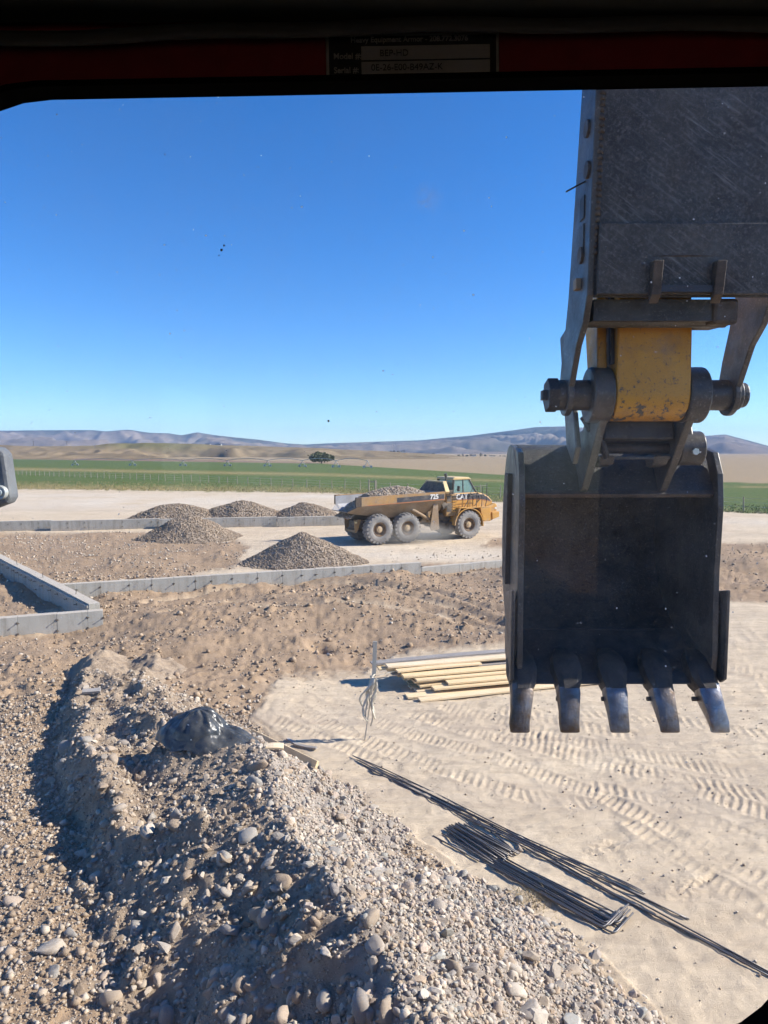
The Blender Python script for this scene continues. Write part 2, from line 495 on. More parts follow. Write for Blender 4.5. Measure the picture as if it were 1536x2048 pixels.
def make_glass():
    """dusty polycarbonate: clear with a reflection, specks and smears of dried dust"""
    m = bpy.data.materials.new('dusty_window'); m.use_nodes = True
    nt = m.node_tree; nt.nodes.clear()
    out = nt.nodes.new('ShaderNodeOutputMaterial')
    pos = nt.nodes.new('ShaderNodeNewGeometry').outputs['Position']
    tr = nt.nodes.new('ShaderNodeBsdfTransparent'); tr.inputs[0].default_value = (0.985, 0.99, 0.99, 1)
    gl = nt.nodes.new('ShaderNodeBsdfGlossy'); gl.inputs['Roughness'].default_value = 0.0
    mx = nt.nodes.new('ShaderNodeMixShader'); mx.inputs[0].default_value = 0.013
    nt.links.new(tr.outputs[0], mx.inputs[1]); nt.links.new(gl.outputs[0], mx.inputs[2])
    df = nt.nodes.new('ShaderNodeBsdfDiffuse'); df.inputs[0].default_value = (0.75, 0.74, 0.70, 1)
    tl = nt.nodes.new('ShaderNodeBsdfTranslucent'); tl.inputs[0].default_value = (0.95, 0.95, 0.93, 1)
    dm = nt.nodes.new('ShaderNodeMixShader'); dm.inputs[0].default_value = 0.85
    nt.links.new(df.outputs[0], dm.inputs[1]); nt.links.new(tl.outputs[0], dm.inputs[2])
    vo = nt.nodes.new('ShaderNodeTexVoronoi'); vo.inputs['Scale'].default_value = 105
    nt.links.new(pos, vo.inputs['Vector'])
    sepc = nt.nodes.new('ShaderNodeSeparateColor'); nt.links.new(vo.outputs['Color'], sepc.inputs[0])
    rag = nt.nodes.new('ShaderNodeMath'); rag.operation = 'MULTIPLY_ADD'; rag.inputs[1].default_value = 0.16
    nt.links.new(noise(nt, 900, 3, 0.6, pos), rag.inputs[0]); nt.links.new(vo.outputs['Distance'], rag.inputs[2])
    siz = nt.nodes.new('ShaderNodeMath'); siz.operation = 'SUBTRACT'
    nt.links.new(rag.outputs[0], siz.inputs[0]); nt.links.new(rng(nt, sepc.outputs[1], 0.2, 1.0, 0.04, 0.11), siz.inputs[1])
    spots = rng(nt, siz.outputs[0], 0.02, 0.06, 1, 0)
    keep = rng(nt, sepc.outputs[0], 0.60, 0.62)
    mul = nt.nodes.new('ShaderNodeMath'); mul.operation = 'MULTIPLY'
    nt.links.new(spots, mul.inputs[0]); nt.links.new(keep, mul.inputs[1])
    fine = rng(nt, noise(nt, 260, 2, 0.5, pos), 0.72, 0.8, 0, 0.35)
    smear = rng(nt, noise(nt, 9, 6, 0.7, pos), 0.4, 0.85, 0.005, 0.05)
    mxa = nt.nodes.new('ShaderNodeMath'); mxa.operation = 'MAXIMUM'
    nt.links.new(mul.outputs[0], mxa.inputs[0]); nt.links.new(fine, mxa.inputs[1])
    ad = nt.nodes.new('ShaderNodeMath'); ad.operation = 'ADD'; ad.use_clamp = True
    nt.links.new(mxa.outputs[0], ad.inputs[0]); nt.links.new(smear, ad.inputs[1])
    # one splash of dried dust
    q = atY(855, 395, 0.515)
    dd = nt.nodes.new('ShaderNodeVectorMath'); dd.operation = 'DISTANCE'; dd.inputs[1].default_value = tuple(q)
    nt.links.new(pos, dd.inputs[0])
    spl = nt.nodes.new('ShaderNodeMath'); spl.operation = 'MULTIPLY'
    nt.links.new(rng(nt, dd.outputs['Value'], 0.001, 0.012, 0.25, 0), spl.inputs[0]); nt.links.new(rng(nt, noise(nt, 330, 4, 0.7, pos), 0.4, 0.62), spl.inputs[1])
    ad2 = nt.nodes.new('ShaderNodeMath'); ad2.operation = 'ADD'; ad2.use_clamp = True
    nt.links.new(ad.outputs[0], ad2.inputs[0]); nt.links.new(spl.outputs[0], ad2.inputs[1])
    ad = ad2
    sc = nt.nodes.new('ShaderNodeMath'); sc.operation = 'MULTIPLY'; sc.inputs[1].default_value = 0.85
    nt.links.new(ad.outputs[0], sc.inputs[0])
    fin = nt.nodes.new('ShaderNodeMixShader')
    nt.links.new(sc.outputs[0], fin.inputs[0])
    nt.links.new(mx.outputs[0], fin.inputs[1]); nt.links.new(dm.outputs[0], fin.inputs[2])
    nt.links.new(fin.outputs[0], out.inputs[0])
    MATS['window'] = m
    m2, nt2, b2 = nt_new('cab_glass')
    b2.inputs['Base Color'].default_value = (0.25, 0.42, 0.40, 1)
    b2.inputs['Roughness'].default_value = 0.06
    b2.inputs['Alpha'].default_value = 0.55
    MATS['cab_glass'] = m2
make_glass()

# ---------------------------------------------------------------- object helpers
def props(o, label=None, cat=None, group=None, kind=None):
    if label: o['label'] = label
    if cat: o['category'] = cat
    if group: o['group'] = group
    if kind: o['kind'] = kind
    return o
def link(name, me, mat=None, parent=None, loc=(0, 0, 0)):
    o = bpy.data.objects.new(name, me)
    COL.objects.link(o)
    if mat is not None and me is not None and not me.materials:
        me.materials.append(MATS[mat] if isinstance(mat, str) else mat)
    o.location = loc
    if parent: o.parent = parent
    return o
def empty(name, loc=(0, 0, 0), rz=0.0):
    o = bpy.data.objects.new(name, None)
    COL.objects.link(o)
    o.empty_display_size = 0.2
    o.location = loc
    o.rotation_euler = (0, 0, rz)
    return o
def mesh_np(name, V, F, smooth=False, colors=None):
    V = np.ascontiguousarray(V, dtype=np.float32); F = np.ascontiguousarray(F, dtype=np.int32)
    me = bpy.data.meshes.new(name)
    k = F.shape[1]
    me.vertices.add(len(V)); me.vertices.foreach_set('co', V.ravel())
    me.loops.add(F.size); me.loops.foreach_set('vertex_index', F.ravel())
    me.polygons.add(len(F)); me.polygons.foreach_set('loop_start', np.arange(0, F.size, k, dtype=np.int32))
    if smooth:
        me.polygons.foreach_set('use_smooth', np.ones(len(F), dtype=bool))
    me.update(calc_edges=True)
    if colors:
        for cn, arr in colors.items():
            a = me.color_attributes.new(cn, 'FLOAT_COLOR', 'POINT')
            rgba = np.ones((len(V), 4), np.float32); rgba[:, :arr.shape[1]] = arr
            a.data.foreach_set('color', rgba.ravel())
    return me

class MB:
    """collects simple shapes into one bmesh"""
    def __init__(self):
        self.bm = bmesh.new()
    def box(self, x0, x1, y0, y1, z0, z1, rot=None, piv=None):
        vs = [self.bm.verts.new((x, y, z)) for z in (z0, z1) for y in (y0, y1) for x in (x0, x1)]
        for f in ((0, 2, 3, 1), (4, 5, 7, 6), (0, 1, 5, 4), (2, 6, 7, 3), (0, 4, 6, 2), (1, 3, 7, 5)):
            self.bm.faces.new([vs[i] for i in f])
        if rot is not None:
            bmesh.ops.rotate(self.bm, verts=vs, cent=piv or Vector(), matrix=rot)
        return vs
    def prism(self, prof, a0, a1, axis='x'):
        """profile extruded along an axis; axis x: (y,z), y: (x,z), z: (x,y)"""
        def mk(p, a):
            return {'x': (a, p[0], p[1]), 'y': (p[0], a, p[1]), 'z': (p[0], p[1], a)}[axis]
        A = [self.bm.verts.new(mk(p, a0)) for p in prof]
        B = [self.bm.verts.new(mk(p, a1)) for p in prof]
        n = len(prof)
        self.bm.faces.new(A); self.bm.faces.new(list(reversed(B)))
        for i in range(n):
            j = (i + 1) % n
            self.bm.faces.new((A[i], B[i], B[j], A[j]))
        return A + B
    def cyl(self, p0, p1, r0, r1=None, n=16, caps=True):
        p0, p1 = Vector(p0), Vector(p1)
        r1 = r0 if r1 is None else r1
        d = (p1 - p0).normalized()
        a = d.orthogonal().normalized(); b = d.cross(a)
        A, B = [], []
        for i in range(n):
            t = 2 * math.pi * i / n
            o = a * math.cos(t) + b * math.sin(t)
            A.append(self.bm.verts.new(p0 + o * r0)); B.append(self.bm.verts.new(p1 + o * r1))
        for i in range(n):
            j = (i + 1) % n
            self.bm.faces.new((A[i], A[j], B[j], B[i]))
        if caps:
            self.bm.faces.new(list(reversed(A))); self.bm.faces.new(B)
        return A + B
    def tube(self, pts, r, n=8):
        pts = [Vector(p) for p in pts]
        rings = []
        for i, p in enumerate(pts):
            d = (pts[min(i + 1, len(pts) - 1)] - pts[max(i - 1, 0)]).normalized()
            ref = Vector((0, 0, 1)) if abs(d.z) < 0.9 else Vector((1, 0, 0))
            a = d.cross(ref).normalized(); b = d.cross(a)
            rings.append([self.bm.verts.new(p + (a * math.cos(2 * math.pi * k / n) + b * math.sin(2 * math.pi * k / n)) * r) for k in range(n)])
        for A, B in zip(rings[:-1], rings[1:]):
            for k in range(n):
                self.bm.faces.new((A[k], A[(k + 1) % n], B[(k + 1) % n], B[k]))
        self.bm.faces.new(list(reversed(rings[0]))); self.bm.faces.new(rings[-1])
    def lathe(self, prof, n=40, axis='y', center=(0, 0, 0)):
        """profile of (axial, radius)"""
        rings = []
        for (a, r) in prof:
            ring = []
            for k in range(n):
                t = 2 * math.pi * k / n
                p = {'y': (r * math.cos(t), a, r * math.sin(t)), 'x': (a, r * math.cos(t), r * math.sin(t)), 'z': (r * math.cos(t), r * math.sin(t), a)}[axis]
                ring.append(self.bm.verts.new(Vector(p) + Vector(center)))
            rings.append(ring)
        for A, B in zip(rings[:-1], rings[1:]):
            for k in range(n):
                self.bm.faces.new((A[k], A[(k + 1) % n], B[(k + 1) % n], B[k]))
        return rings
    def quad(self, *ps):
        self.bm.faces.new([self.bm.verts.new(p) for p in ps])
    def mesh(self, name, smooth=False):
        bmesh.ops.recalc_face_normals(self.bm, faces=self.bm.faces)
        me = bpy.data.meshes.new(name)
        self.bm.to_mesh(me); self.bm.free()
        if smooth:
            for p in me.polygons: p.use_smooth = True
        return me
    def build(self, name, mat, parent=None, loc=(0, 0, 0), smooth=False, bevel=0.0, autosmooth=False):
        o = link(name, self.mesh(name, smooth or autosmooth), mat, parent, loc)
        if bevel:
            md = o.modifiers.new('bevel', 'BEVEL'); md.width = bevel; md.segments = 2
            md.limit_method = 'ANGLE'; md.angle_limit = R(40)
        if autosmooth:
            me = o.data
            me.update()
            bm2 = bmesh.new(); bm2.from_mesh(me)
            for e in bm2.edges:
                if len(e.link_faces) == 2 and e.calc_face_angle(0) > R(35):
                    e.smooth = False
            bm2.to_mesh(me); bm2.free()
        return o

def text_mesh(s, size, offset=0.0, extrude=0.0, align='LEFT'):
    cu = bpy.data.curves.new('t', 'FONT')
    cu.body = s; cu.size = size; cu.offset = offset; cu.extrude = extrude; cu.align_x = align
    o = bpy.data.objects.new('t', cu); COL.objects.link(o)
    dg = bpy.context.evaluated_depsgraph_get(); dg.update()
    me = bpy.data.meshes.new_from_object(o.evaluated_get(dg))
    bpy.data.objects.remove(o); bpy.data.curves.remove(cu)
    return me

# ================================================================ THE GROUND
DIRT_A = [(-900, 1268), (0, 1270), (190, 1262), (170, 1188), (500, 1152), (840, 1130), (1030, 1122), (1030, 1288), (790, 1305), (720, 1345),
          (560, 1355), (512, 1435), (620, 1545), (820, 1690), (940, 1775), (1170, 1910), (1340, 2060), (1400, 2700), (-900, 2700)]
DIRT_B = [(-600, 1068), (300, 1066), (440, 1070), (500, 1092), (480, 1128), (300, 1166), (110, 1170), (-600, 1125)]
DIRT_E = [(-700, 1100), (0, 1118), (172, 1216), (0, 1240), (-700, 1290)]
DIRT_C = [(1180, 1120), (1390, 1086), (2300, 1080), (2300, 1225), (1500, 1204), (1390, 1196), (1260, 1170)]
DIRT_D = [(985, 1078), (1040, 1072), (1040, 1098), (960, 1094)]
TRACKS = [  # tyre paths over the sand: pixels on the yard, width, lug pitch
    ([(540, 1392), (640, 1440), (735, 1482), (900, 1545), (1040, 1590), (1180, 1608)], 0.42, 0.13), ([(545, 1440), (650, 1478), (780, 1530)], 0.34, 0.15),
    ([(590, 1355), (700, 1420), (830, 1470), (990, 1515), (1200, 1590), (1400, 1690), (1560, 1780)], 0.38, 0.11), ([(640, 1352), (780, 1400), (900, 1448), (1100, 1500), (1330, 1560), (1570, 1640)], 0.45, 0.12),
    ([(900, 1430), (1090, 1480), (1290, 1545), (1560, 1600)], 0.5, 0.13), ([(880, 1410), (1180, 1490), (1560, 1560)], 0.5, 0.12), ([(1000, 1420), (1300, 1480), (1570, 1520)], 0.5, 0.16),
    ([(1100, 1420), (1350, 1440), (1570, 1480)], 0.5, 0.17), ([(1180, 1570), (1320, 1600), (1560, 1700)], 0.35, 0.13), ([(1250, 1640), (1430, 1760), (1570, 1850)], 0.3, 0.12), ([(620, 1400), (720, 1385), (800, 1420), (960, 1470)], 0.4, 0.15),
    ([(1440, 1240), (1500, 1300), (1560, 1400)], 0.5, 0.16), ([(1470, 1220), (1570, 1300)], 0.5, 0.16), ([(1440, 1330), (1570, 1360)], 0.5, 0.16)]
RUTS = [  # rolling ruts in the dirt and the haul road
    ([(300, 1215), (430, 1190), (560, 1176), (700, 1178), (850, 1200), (960, 1228), (1030, 1240)], 0.5, 0.12),
    ([(330, 1250), (470, 1216), (620, 1203), (780, 1212), (920, 1236), (1030, 1262)], 0.45, 0.10),
    ([(520, 1240), (700, 1232), (880, 1246), (1030, 1276)], 0.4, 0.07),
    ([(640, 1162), (800, 1156), (1030, 1166)], 0.55, 0.09), ([(700, 1148), (1030, 1146)], 0.5, 0.06), ([(1400, 1108), (1500, 1112), (1640, 1122)], 0.5, 0.14), ([(1400, 1140), (1640, 1150)], 0.4, 0.12), ([(1400, 1170), (1500, 1176), (1640, 1192)], 0.4, 0.12),
    ([(150, 1120), (400, 1108), (480, 1100)], 0.5, 0.07), ([(400, 1130), (800, 1100), (1100, 1060), (1500, 1040)], 0.8, 0.05), ([(600, 1110), (960, 1088), (1300, 1050), (1600, 1036)], 0.8, 0.06)]
def px_path(pts, z=0.0):
    return [tuple(atZ(u, v, z)[:2]) for u, v in pts]
TRACKS_W = [(px_path(p), w, s) for p, w, s in TRACKS]
RUTS_W = [(px_path(p), w, s) for p, w, s in RUTS]

def gauss(x, y, cx, cy, rx, ry, rot=0.0):
    c, s = math.cos(rot), math.sin(rot)
    a = ((x - cx) * c + (y - cy) * s) / rx
    b = (-(x - cx) * s + (y - cy) * c) / ry
    return np.exp(-(a * a + b * b))

def zone_masks(x, y, z):
    """what the ground is made of at a place: r dirt, g crop, b dry grass / r tan field, g ploughed, b bleached sand"""
    u, v = to_px(x, y, z)
    far = y < 2.5
    nz = fbm(x, y, 0.5, 4, 31)
    nf = fbm(x, y, 2.3, 3, 37)
    un = u + nz * 26 * np.clip(9 / np.maximum(y, 3), 0.1, 2) * 2 + nf * 8
    nh = fbm(x, y, 9.0, 2, 41)
    un = un + nh * 60 / np.maximum(y, 3)
    vn = v + (nz * 70 + nf * 55 + nh * 50) / np.maximum(y, 4)
    dirt = np.zeros(x.shape)
    for (ju, jv) in ((-30, -6), (30, 6), (-12, 9), (12, -9), (0, 0)):
        k = np.clip(11 / np.maximum(y, 4), 0.25, 1.6)
        uu = un + ju * k; ww = vn + jv * k
        dirt = dirt + (in_poly(uu, ww, DIRT_A) | in_poly(uu, ww, DIRT_B) | in_poly(uu, ww, DIRT_C) | in_poly(uu, ww, DIRT_D) | in_poly(uu, ww, DIRT_E) | far)
    dirt = sstep(0.0, 1.0, dirt / 5.0)
    edge = np.interp(u, [-2500, 20, 640, 1010, 1500, 4000], [960, 977, 985, 1004, 1026, 1090])
    g = sstep(1.5, -1.5, v - edge + nf * 2.5) * (y > 20)
    gtop = np.interp(u, [-2500, 20, 640, 1026, 1500, 4000], [915, 918, 927, 951, 966, 985])
    ttop = np.interp(u, [-2500, 20, 640, 1026, 1500, 4000], [912, 913, 924, 941, 945, 950])
    band = np.interp(u, [-2500, 20, 640, 1010, 1500, 4000], [936, 938, 949, 962, 974, 990])
    bw = np.interp(u, [-2500, 20, 640, 1010, 1500, 4000], [3, 3.2, 3.0, 2.2, 0.6, 0.5])
    fi = np.interp(u, [-2500, 20, 640, 1010, 1500, 4000], [972, 972, 979, 998, 1024, 1085])
    dry = np.exp(-((v - band + nz * 1.2) / bw) ** 2) * (0.75 + 0.5 * nf)
    dry = np.maximum(dry, 0.8 * sstep(fi - 9, fi + 3, v + nf * 4) * np.interp(u, [0, 500, 900, 1200], [1.0, 0.8, 0.35, 0.15]))
    dry = np.clip(dry, 0, 1) * g
    tan = sstep(gtop + 0.7, gtop - 0.7, v) * (y > 20)
    plough = sstep(ttop - 1, ttop + 1, v) * tan * np.interp(u, [-500, 0, 500, 800], [1, 1, 0.7, 0.0])
    # wheel-polished bleached parts of the haul road and pad
    ble = np.zeros(x.shape)
    for (cu, cv, ru, rv, a) in ((300, 1005, 420, 14, 0.8), (620, 993, 260, 5, 0.9), (850, 1110, 260, 10, 0.75), (520, 1108, 150, 9, 0.6),
                                (1480, 1045, 120, 8, 0.8), (120, 990, 300, 4, 0.7), (760, 1096, 200, 8, 0.6)):
        ble = np.maximum(ble, a * np.exp(-((u - cu) / ru) ** 2 - ((v - cv) / rv) ** 2))
    for path, w, dep in RUTS_W[:5]:
        d_, s_, sd_ = seg_dist(x, y, path)
        rut_pale = 0.9 * np.exp(-(d_ / (w * 0.5)) ** 2) * np.clip(0.6 + fbm(x, y, 0.8, 3, 57), 0, 1)
        dirt = dirt * (1 - 0.75 * np.clip(rut_pale, 0, 1))
    ble *= np.clip(0.6 + 0.9 * fbm(x, y, 0.25, 4, 51), 0, 1) * (1 - g) * (1 - dirt) * (y > 12)
    return dirt, g, dry, tan, plough, ble

def ground_z(x, y, detail=True):
    x = np.asarray(x, float); y = np.asarray(y, float)
    z = np.zeros(x.shape)
    # land falls gently beyond the fence, to a river flat
    z -= 0.0098 * np.clip(y - 110, 0, 520)
    # the machine's own pad
    z += 1.55 * sstep(4.3, 2.9, y + 0.25 * np.maximum(0, x - 0.5)) * sstep(7, 4, np.abs(x - 0.8))
    # left bench beside the gravel bank
    z += 0.28 * sstep(-1.2, -2.8, x + (y - 6) * 0.55) * sstep(20, 16, y)
    # low mounds of brown dirt between pad and wall
    z += 0.42 * gauss(x, y, -3.4, 20.3, 4.2, 2.6, 0.35)
    z += 0.30 * gauss(x, y, 1.6, 21.5, 4.0, 3.6, 0.3)
    z += 0.36 * gauss(x, y, 0.2, 25.6, 1.6, 1.1) + 0.25 * gauss(x, y, 4.4, 26.5, 2.6, 1.4)
    z += 0.22 * np.exp(-((y - (26.2 + (x + 1.5) * 0.39)) / 0.9) ** 2) * sstep(-11, -9, x) * sstep(3, 1.5, x) * (0.6 + 0.8 * fbm(x, y, 0.6, 3, 19))
    z += 0.30 * gauss(x, y, -4.2, 13.8, 2.3, 1.5, 0.3)
    z += 0.26 * gauss(x, y, -5.6, 16.4, 3.0, 1.3, 0.3)
    z += 0.22 * gauss(x, y, 13.5, 32.0, 6.0, 3.0)
    if detail:
        dirt, g, dry, tan, pl, ble = zone_masks(x, y, z * (y < 60))
        near = np.clip(1.3 - y / 90, 0.0, 1)
        rough = dirt * near * sstep(10.5, 13, y) + dirt * 0.45 * sstep(13, 10.5, y)
        z += rough * (0.22 * fbm(x, y, 0.36, 5, 3, 0.5) + 0.03 * np.abs(fbm(x, y, 3.1, 4, 9, 0.62)))
        z += (rough * 0.035 + dirt * 0.012 * (y < 13)) * fbm(x, y, 5.5, 4, 81, 0.65) * (y < 30)
        z += rough * 0.26 * np.clip(fbm(x, y, 2.2, 5, 77, 0.62) - 0.27, 0, 1) * (y < 46)
        z += rough * 0.16 * np.clip(vnoise(x * 3.4, y * 3.4, 79) - 0.80, 0, 1) * 2 * (y < 46)
        z += (1 - dirt) * (1 - g) * near * (0.035 * fbm(x, y, 0.7, 5, 5, 0.62) + 0.012 * fbm(x, y, 6, 4, 6))
        # stretched wind and grader marks
        z += (1 - dirt) * (1 - g) * near * 0.016 * fbm(x * 0.35 + y * 0.2, y * 2.2 - x * 0.6, 3.0, 4, 15)
        for path, w, pitch in TRACKS_W:
            d, s, side = seg_dist(x, y, path)
            m = sstep(w / 2, w / 2 - 0.05, d) * (s > 0.02)
            lug = np.sin(2 * math.pi * (s / pitch + side * d * 2.6 + 0.35 * vnoise(x * 3, y * 3, 97)))
            lug = np.clip(lug * 4.5 - 0.8, -1, 1)
            wear = np.clip(0.55 + 1.3 * fbm(x, y, 1.2, 4, 91), 0.05, 0.95)
            z += m * wear * (-0.006 + 0.009 * lug * (0.6 + 0.8 * vnoise(x * 9, y * 9, 95))) + 0.010 * wear * np.exp(-((d - w / 2) / 0.05) ** 2) * (s > 0.02)
        for path, w, dep in RUTS_W:
            d, s, side = seg_dist(x, y, path)
            z += -dep * sstep(w * 0.7, 0.0, d) + 0.6 * dep * np.exp(-((d - w * 0.8) / (w * 0.3)) ** 2)
        # holes in the dirt bank
        for (u, v, rx, ry, dep) in ((640, 1292, 0.26, 0.22, 0.35), (960, 1186, 0.9, 0.16, 0.25), (985, 1208, 0.5, 0.12, 0.16), (850, 1228, 0.35, 0.10, 0.18)):
            p = atZ(u, v, 0.2)
            z -= dep * gauss(x, y, p.x, p.y, rx, ry)
        # scraped patches on the pad with pushed-up crumbs
        for (u, v, ang) in ((1215, 1690, 0.5), (1400, 1765, 0.55)):
            p = atZ(u, v, 0)
            crumbs = np.clip(vnoise(x * 26, y * 26, 5) - 0.35, 0, 1)
            z += 0.05 * gauss(x, y, p.x - 0.1, p.y - 0.06, 0.34, 0.12, ang) * crumbs
            z -= 0.03 * gauss(x, y, p.x + 0.12, p.y + 0.08, 0.30, 0.07, ang)
    return z

def build_ground():
    core = np.arange(-0.68, 0.6801, 0.0026)
    outer = np.array([0.70, 0.74, 0.8, 0.9, 1.05, 1.3, 1.7, 2.4, 3.5, 5, 8])
    T = np.concatenate([-outer[::-1], core, outer])
    vv = np.concatenate([np.arange(2500, 1800, -4.5), np.arange(1800, 1340, -2.0), np.arange(1340, 940, -3.0)])
    s = np.tan(np.arctan((vv - 1024) / FPX) + PITCH)
    ynear = CAMZ / s
    ynear = ynear[(ynear > 3.0) & (ynear < 140)]
    yfar = np.concatenate([np.linspace(ynear[-1] + 2, 420, 80), np.geomspace(424, 12200, 70)])
    yback = np.array([-80, -50, -30, -18, -10, -5, -2, 0, 1.2, 2.0, 2.5, 2.9])
    Y = np.concatenate([yback, ynear, yfar])
    YY, TT = np.meshgrid(Y, T, indexing='ij')
    XX = np.where(YY >= 3, np.clip(TT, -0.68, 0.68) * YY, np.clip(TT, -0.68, 0.68) * (3 + (3 - YY) * 1.6))
    XX = XX + (TT - np.clip(TT, -0.68, 0.68)) * np.clip(np.abs(YY) + 3, 3, 750)
    ZZ = ground_z(XX, YY)
    dirt, g, dry, tan, pl, ble = zone_masks(XX, YY, ground_z(XX, YY, False))
    V = np.stack([XX, YY, ZZ], -1).reshape(-1, 3)
    r, c = YY.shape
    idx = np.arange(r * c).reshape(r, c)
    F = np.stack([idx[:-1, :-1], idx[:-1, 1:], idx[1:, 1:], idx[1:, :-1]], -1).reshape(-1, 4)
    z1 = np.stack([dirt, g, dry], -1).reshape(-1, 3)
    z2 = np.stack([tan, pl, ble], -1).reshape(-1, 3)
    me = mesh_np('ground', V, F, True, {'zone': z1, 'zone2': z2})
    o = link('ground', me, 'ground')
    return props(o, kind='structure')
ground = build_ground()

# ================================================================ HILLS AND MOUNTAINS
def hill_mat(name, c1, c2, c3, sc1, sc2, bmp):
    m, nt, b = nt_new(name)
    pos = nt.nodes.new('ShaderNodeNewGeometry').outputs['Position']
    att = nt.nodes.new('ShaderNodeVertexColor'); att.layer_name = 'zone'
    sep = nt.nodes.new('ShaderNodeSeparateColor'); nt.links.new(att.outputs['Color'], sep.inputs[0])
    n1 = noise(nt, sc1, 6, 0.6, pos); n2 = noise(nt, sc2, 6, 0.65, pos)
    c = mixc(nt, rng(nt, n1, 0.35, 0.68), c1, c2)
    c = mixc(nt, rng(nt, n2, 0.5, 0.8, 0, 0.5), c, tuple(x * 0.7 for x in c2))
    c = mixc(nt, sep.outputs[0], c, c3)
    nt.links.new(c, b.inputs['Base Color'])
    b.inputs['Roughness'].default_value = 1.0
    b.inputs['Specular IOR Level'].default_value = 0.0
    return m
HILL_V = ([-900, -300, 0, 60, 100, 190, 215, 290, 380, 430, 500, 560, 640, 680, 752, 801, 860, 929, 1027, 1250, 1450, 1536, 1900, 2500],
          [885, 890, 890, 893, 893, 892, 888, 886, 888, 890, 892, 894, 896, 899, 902, 905, 908, 913, 917, 920, 921, 922, 920, 915])
MTN_V = ([-1400, -900, -400, -150, 0, 85, 190, 215, 260, 280, 300, 340, 365, 397, 430, 470, 520, 570, 610, 661, 752, 844, 892, 941, 978, 1027, 1069, 1124, 1200, 1300, 1386, 1425, 1447, 1484, 1536, 1700, 2000, 2600],
         [880, 870, 866, 860, 862, 861, 861, 863.5, 860, 863, 866, 867, 871, 865, 871, 875, 880, 887, 889.5, 887, 884, 881, 876, 872, 867, 861, 855, 853.5, 858, 868, 874, 871, 869.5, 879, 893, 897, 890, 880])
def build_hills():
    # low grass hills beyond the fields
    t = np.arange(-0.95, 0.95, 0.0022)
    y = np.concatenate([np.linspace(960, 2100, 100), np.linspace(2150, 3000, 20)])
    YY, TT = np.meshgrid(y, t, indexing='ij')
    XX = TT * YY
    u = 768 + FPX * TT
    crest_v = np.interp(u, *HILL_V)
    YC = 1750.0
    zc = CAMZ + (905 - crest_v) / FPX * YC
    base = -5.5
    prof = sstep(980, YC, YY + 140 * fbm(XX, YY, 0.0016, 3, 61)) * sstep(3000, 2300, YY)
    gul = fbm(XX + 0.25 * YY, YY * 0.35, 0.0065, 4, 63, 0.55)
    H = zc - base
    ridg = 1 - np.abs(gul) * 2.2
    ZZ = base + H * np.clip(prof, 0, 1) * np.clip(0.55 + 0.45 * sstep(1350, 1750, YY) + 0.0 * gul, 0, 1)
    ZZ += np.clip(H, 4, 60) * 0.6 * (ridg - 0.55) * np.exp(-((YY - 1380) / 250) ** 2)
    ZZ += np.clip(H, 1, 60) * 0.05 * fbm(XX, YY, 0.006, 4, 65)
    # crest stays under the skyline the photograph shows
    ZZ = np.minimum(ZZ, CAMZ + (905 - crest_v) / FPX * YY + 0.4 * fbm(XX, YY, 0.02, 3, 66))
    ZZ = np.where((YY < 1000), -6.5, ZZ)
    green = np.exp(-((u - 300) / 130) ** 2) * sstep(1500, 1640, YY) * (ridg > -2) * 0.75
    green = np.maximum(green, 0.4 * (np.abs(crest_v - 893) < 2) * sstep(1640, 1700, YY) * (u < 160))
    V = np.stack([XX, YY, ZZ], -1).reshape(-1, 3)
    r, c = YY.shape; idx = np.arange(r * c).reshape(r, c)
    F = np.stack([idx[:-1, :-1], idx[:-1, 1:], idx[1:, 1:], idx[1:, :-1]], -1).reshape(-1, 4)
    me = mesh_np('hills', V, F, True, {'zone': np.repeat(green.reshape(-1, 1), 3, 1)})
    o = link('hills', me, hill_mat('hill_grass', (0.27, 0.205, 0.125), (0.195, 0.15, 0.095), (0.13, 0.13, 0.05), 0.006, 0.035, 0.2))
    props(o, kind='structure')
    # mountains
    t = np.arange(-1.15, 1.15, 0.003)
    y = np.linspace(4200, 11500, 90)
    YY, TT = np.meshgrid(y, t, indexing='ij')
    XX = TT * YY
    u = 768 + FPX * TT
    YC = 9300.0
    zc = CAMZ + (905 - np.interp(u, *MTN_V)) / FPX * YC
    f = np.clip((YY - 4300) / (YC - 4300), 0, 1)
    prof = np.where(YY <= YC, 0.12 * sstep(0, 0.25, f) + 0.88 * f ** 1.6, 1 - 0.6 * sstep(YC, 11500, YY))
    gul = fbm(XX + 0.3 * YY, YY * 0.5, 0.0011, 5, 71, 0.55)
    ridg = 1 - np.abs(gul) * 2.0
    env = np.sin(np.clip(f, 0, 1) * math.pi) ** 0.8
    ZZ = -12 + (zc + 12) * prof + (zc + 60) * 0.5 * (ridg - 0.6) * env + 14 * fbm(XX, YY, 0.004, 4, 72) * env
    ZZ = np.minimum(ZZ, CAMZ + (905 - np.interp(u, *MTN_V)) / FPX * YY)
    trees = np.clip((prof - 0.42) * 2.2 + 1.6 * fbm(XX + 0.4 * YY, YY, 0.0013, 5, 73), 0, 1) * sstep(0.35, 0.6, prof)
    trees = np.maximum(trees, 0.9 * np.clip(2.0 * fbm(XX, YY * 0.4, 0.0022, 4, 74) - 0.35, 0, 1) * (prof > 0.15)) * 0.9
    V = np.stack([XX, YY, ZZ], -1).reshape(-1, 3)
    r, c = YY.shape; idx = np.arange(r * c).reshape(r, c)
    F = np.stack([idx[:-1, :-1], idx[:-1, 1:], idx[1:, 1:], idx[1:, :-1]], -1).reshape(-1, 4)
    me = mesh_np('mountains', V, F, True, {'zone': np.repeat(trees.reshape(-1, 1), 3, 1)})
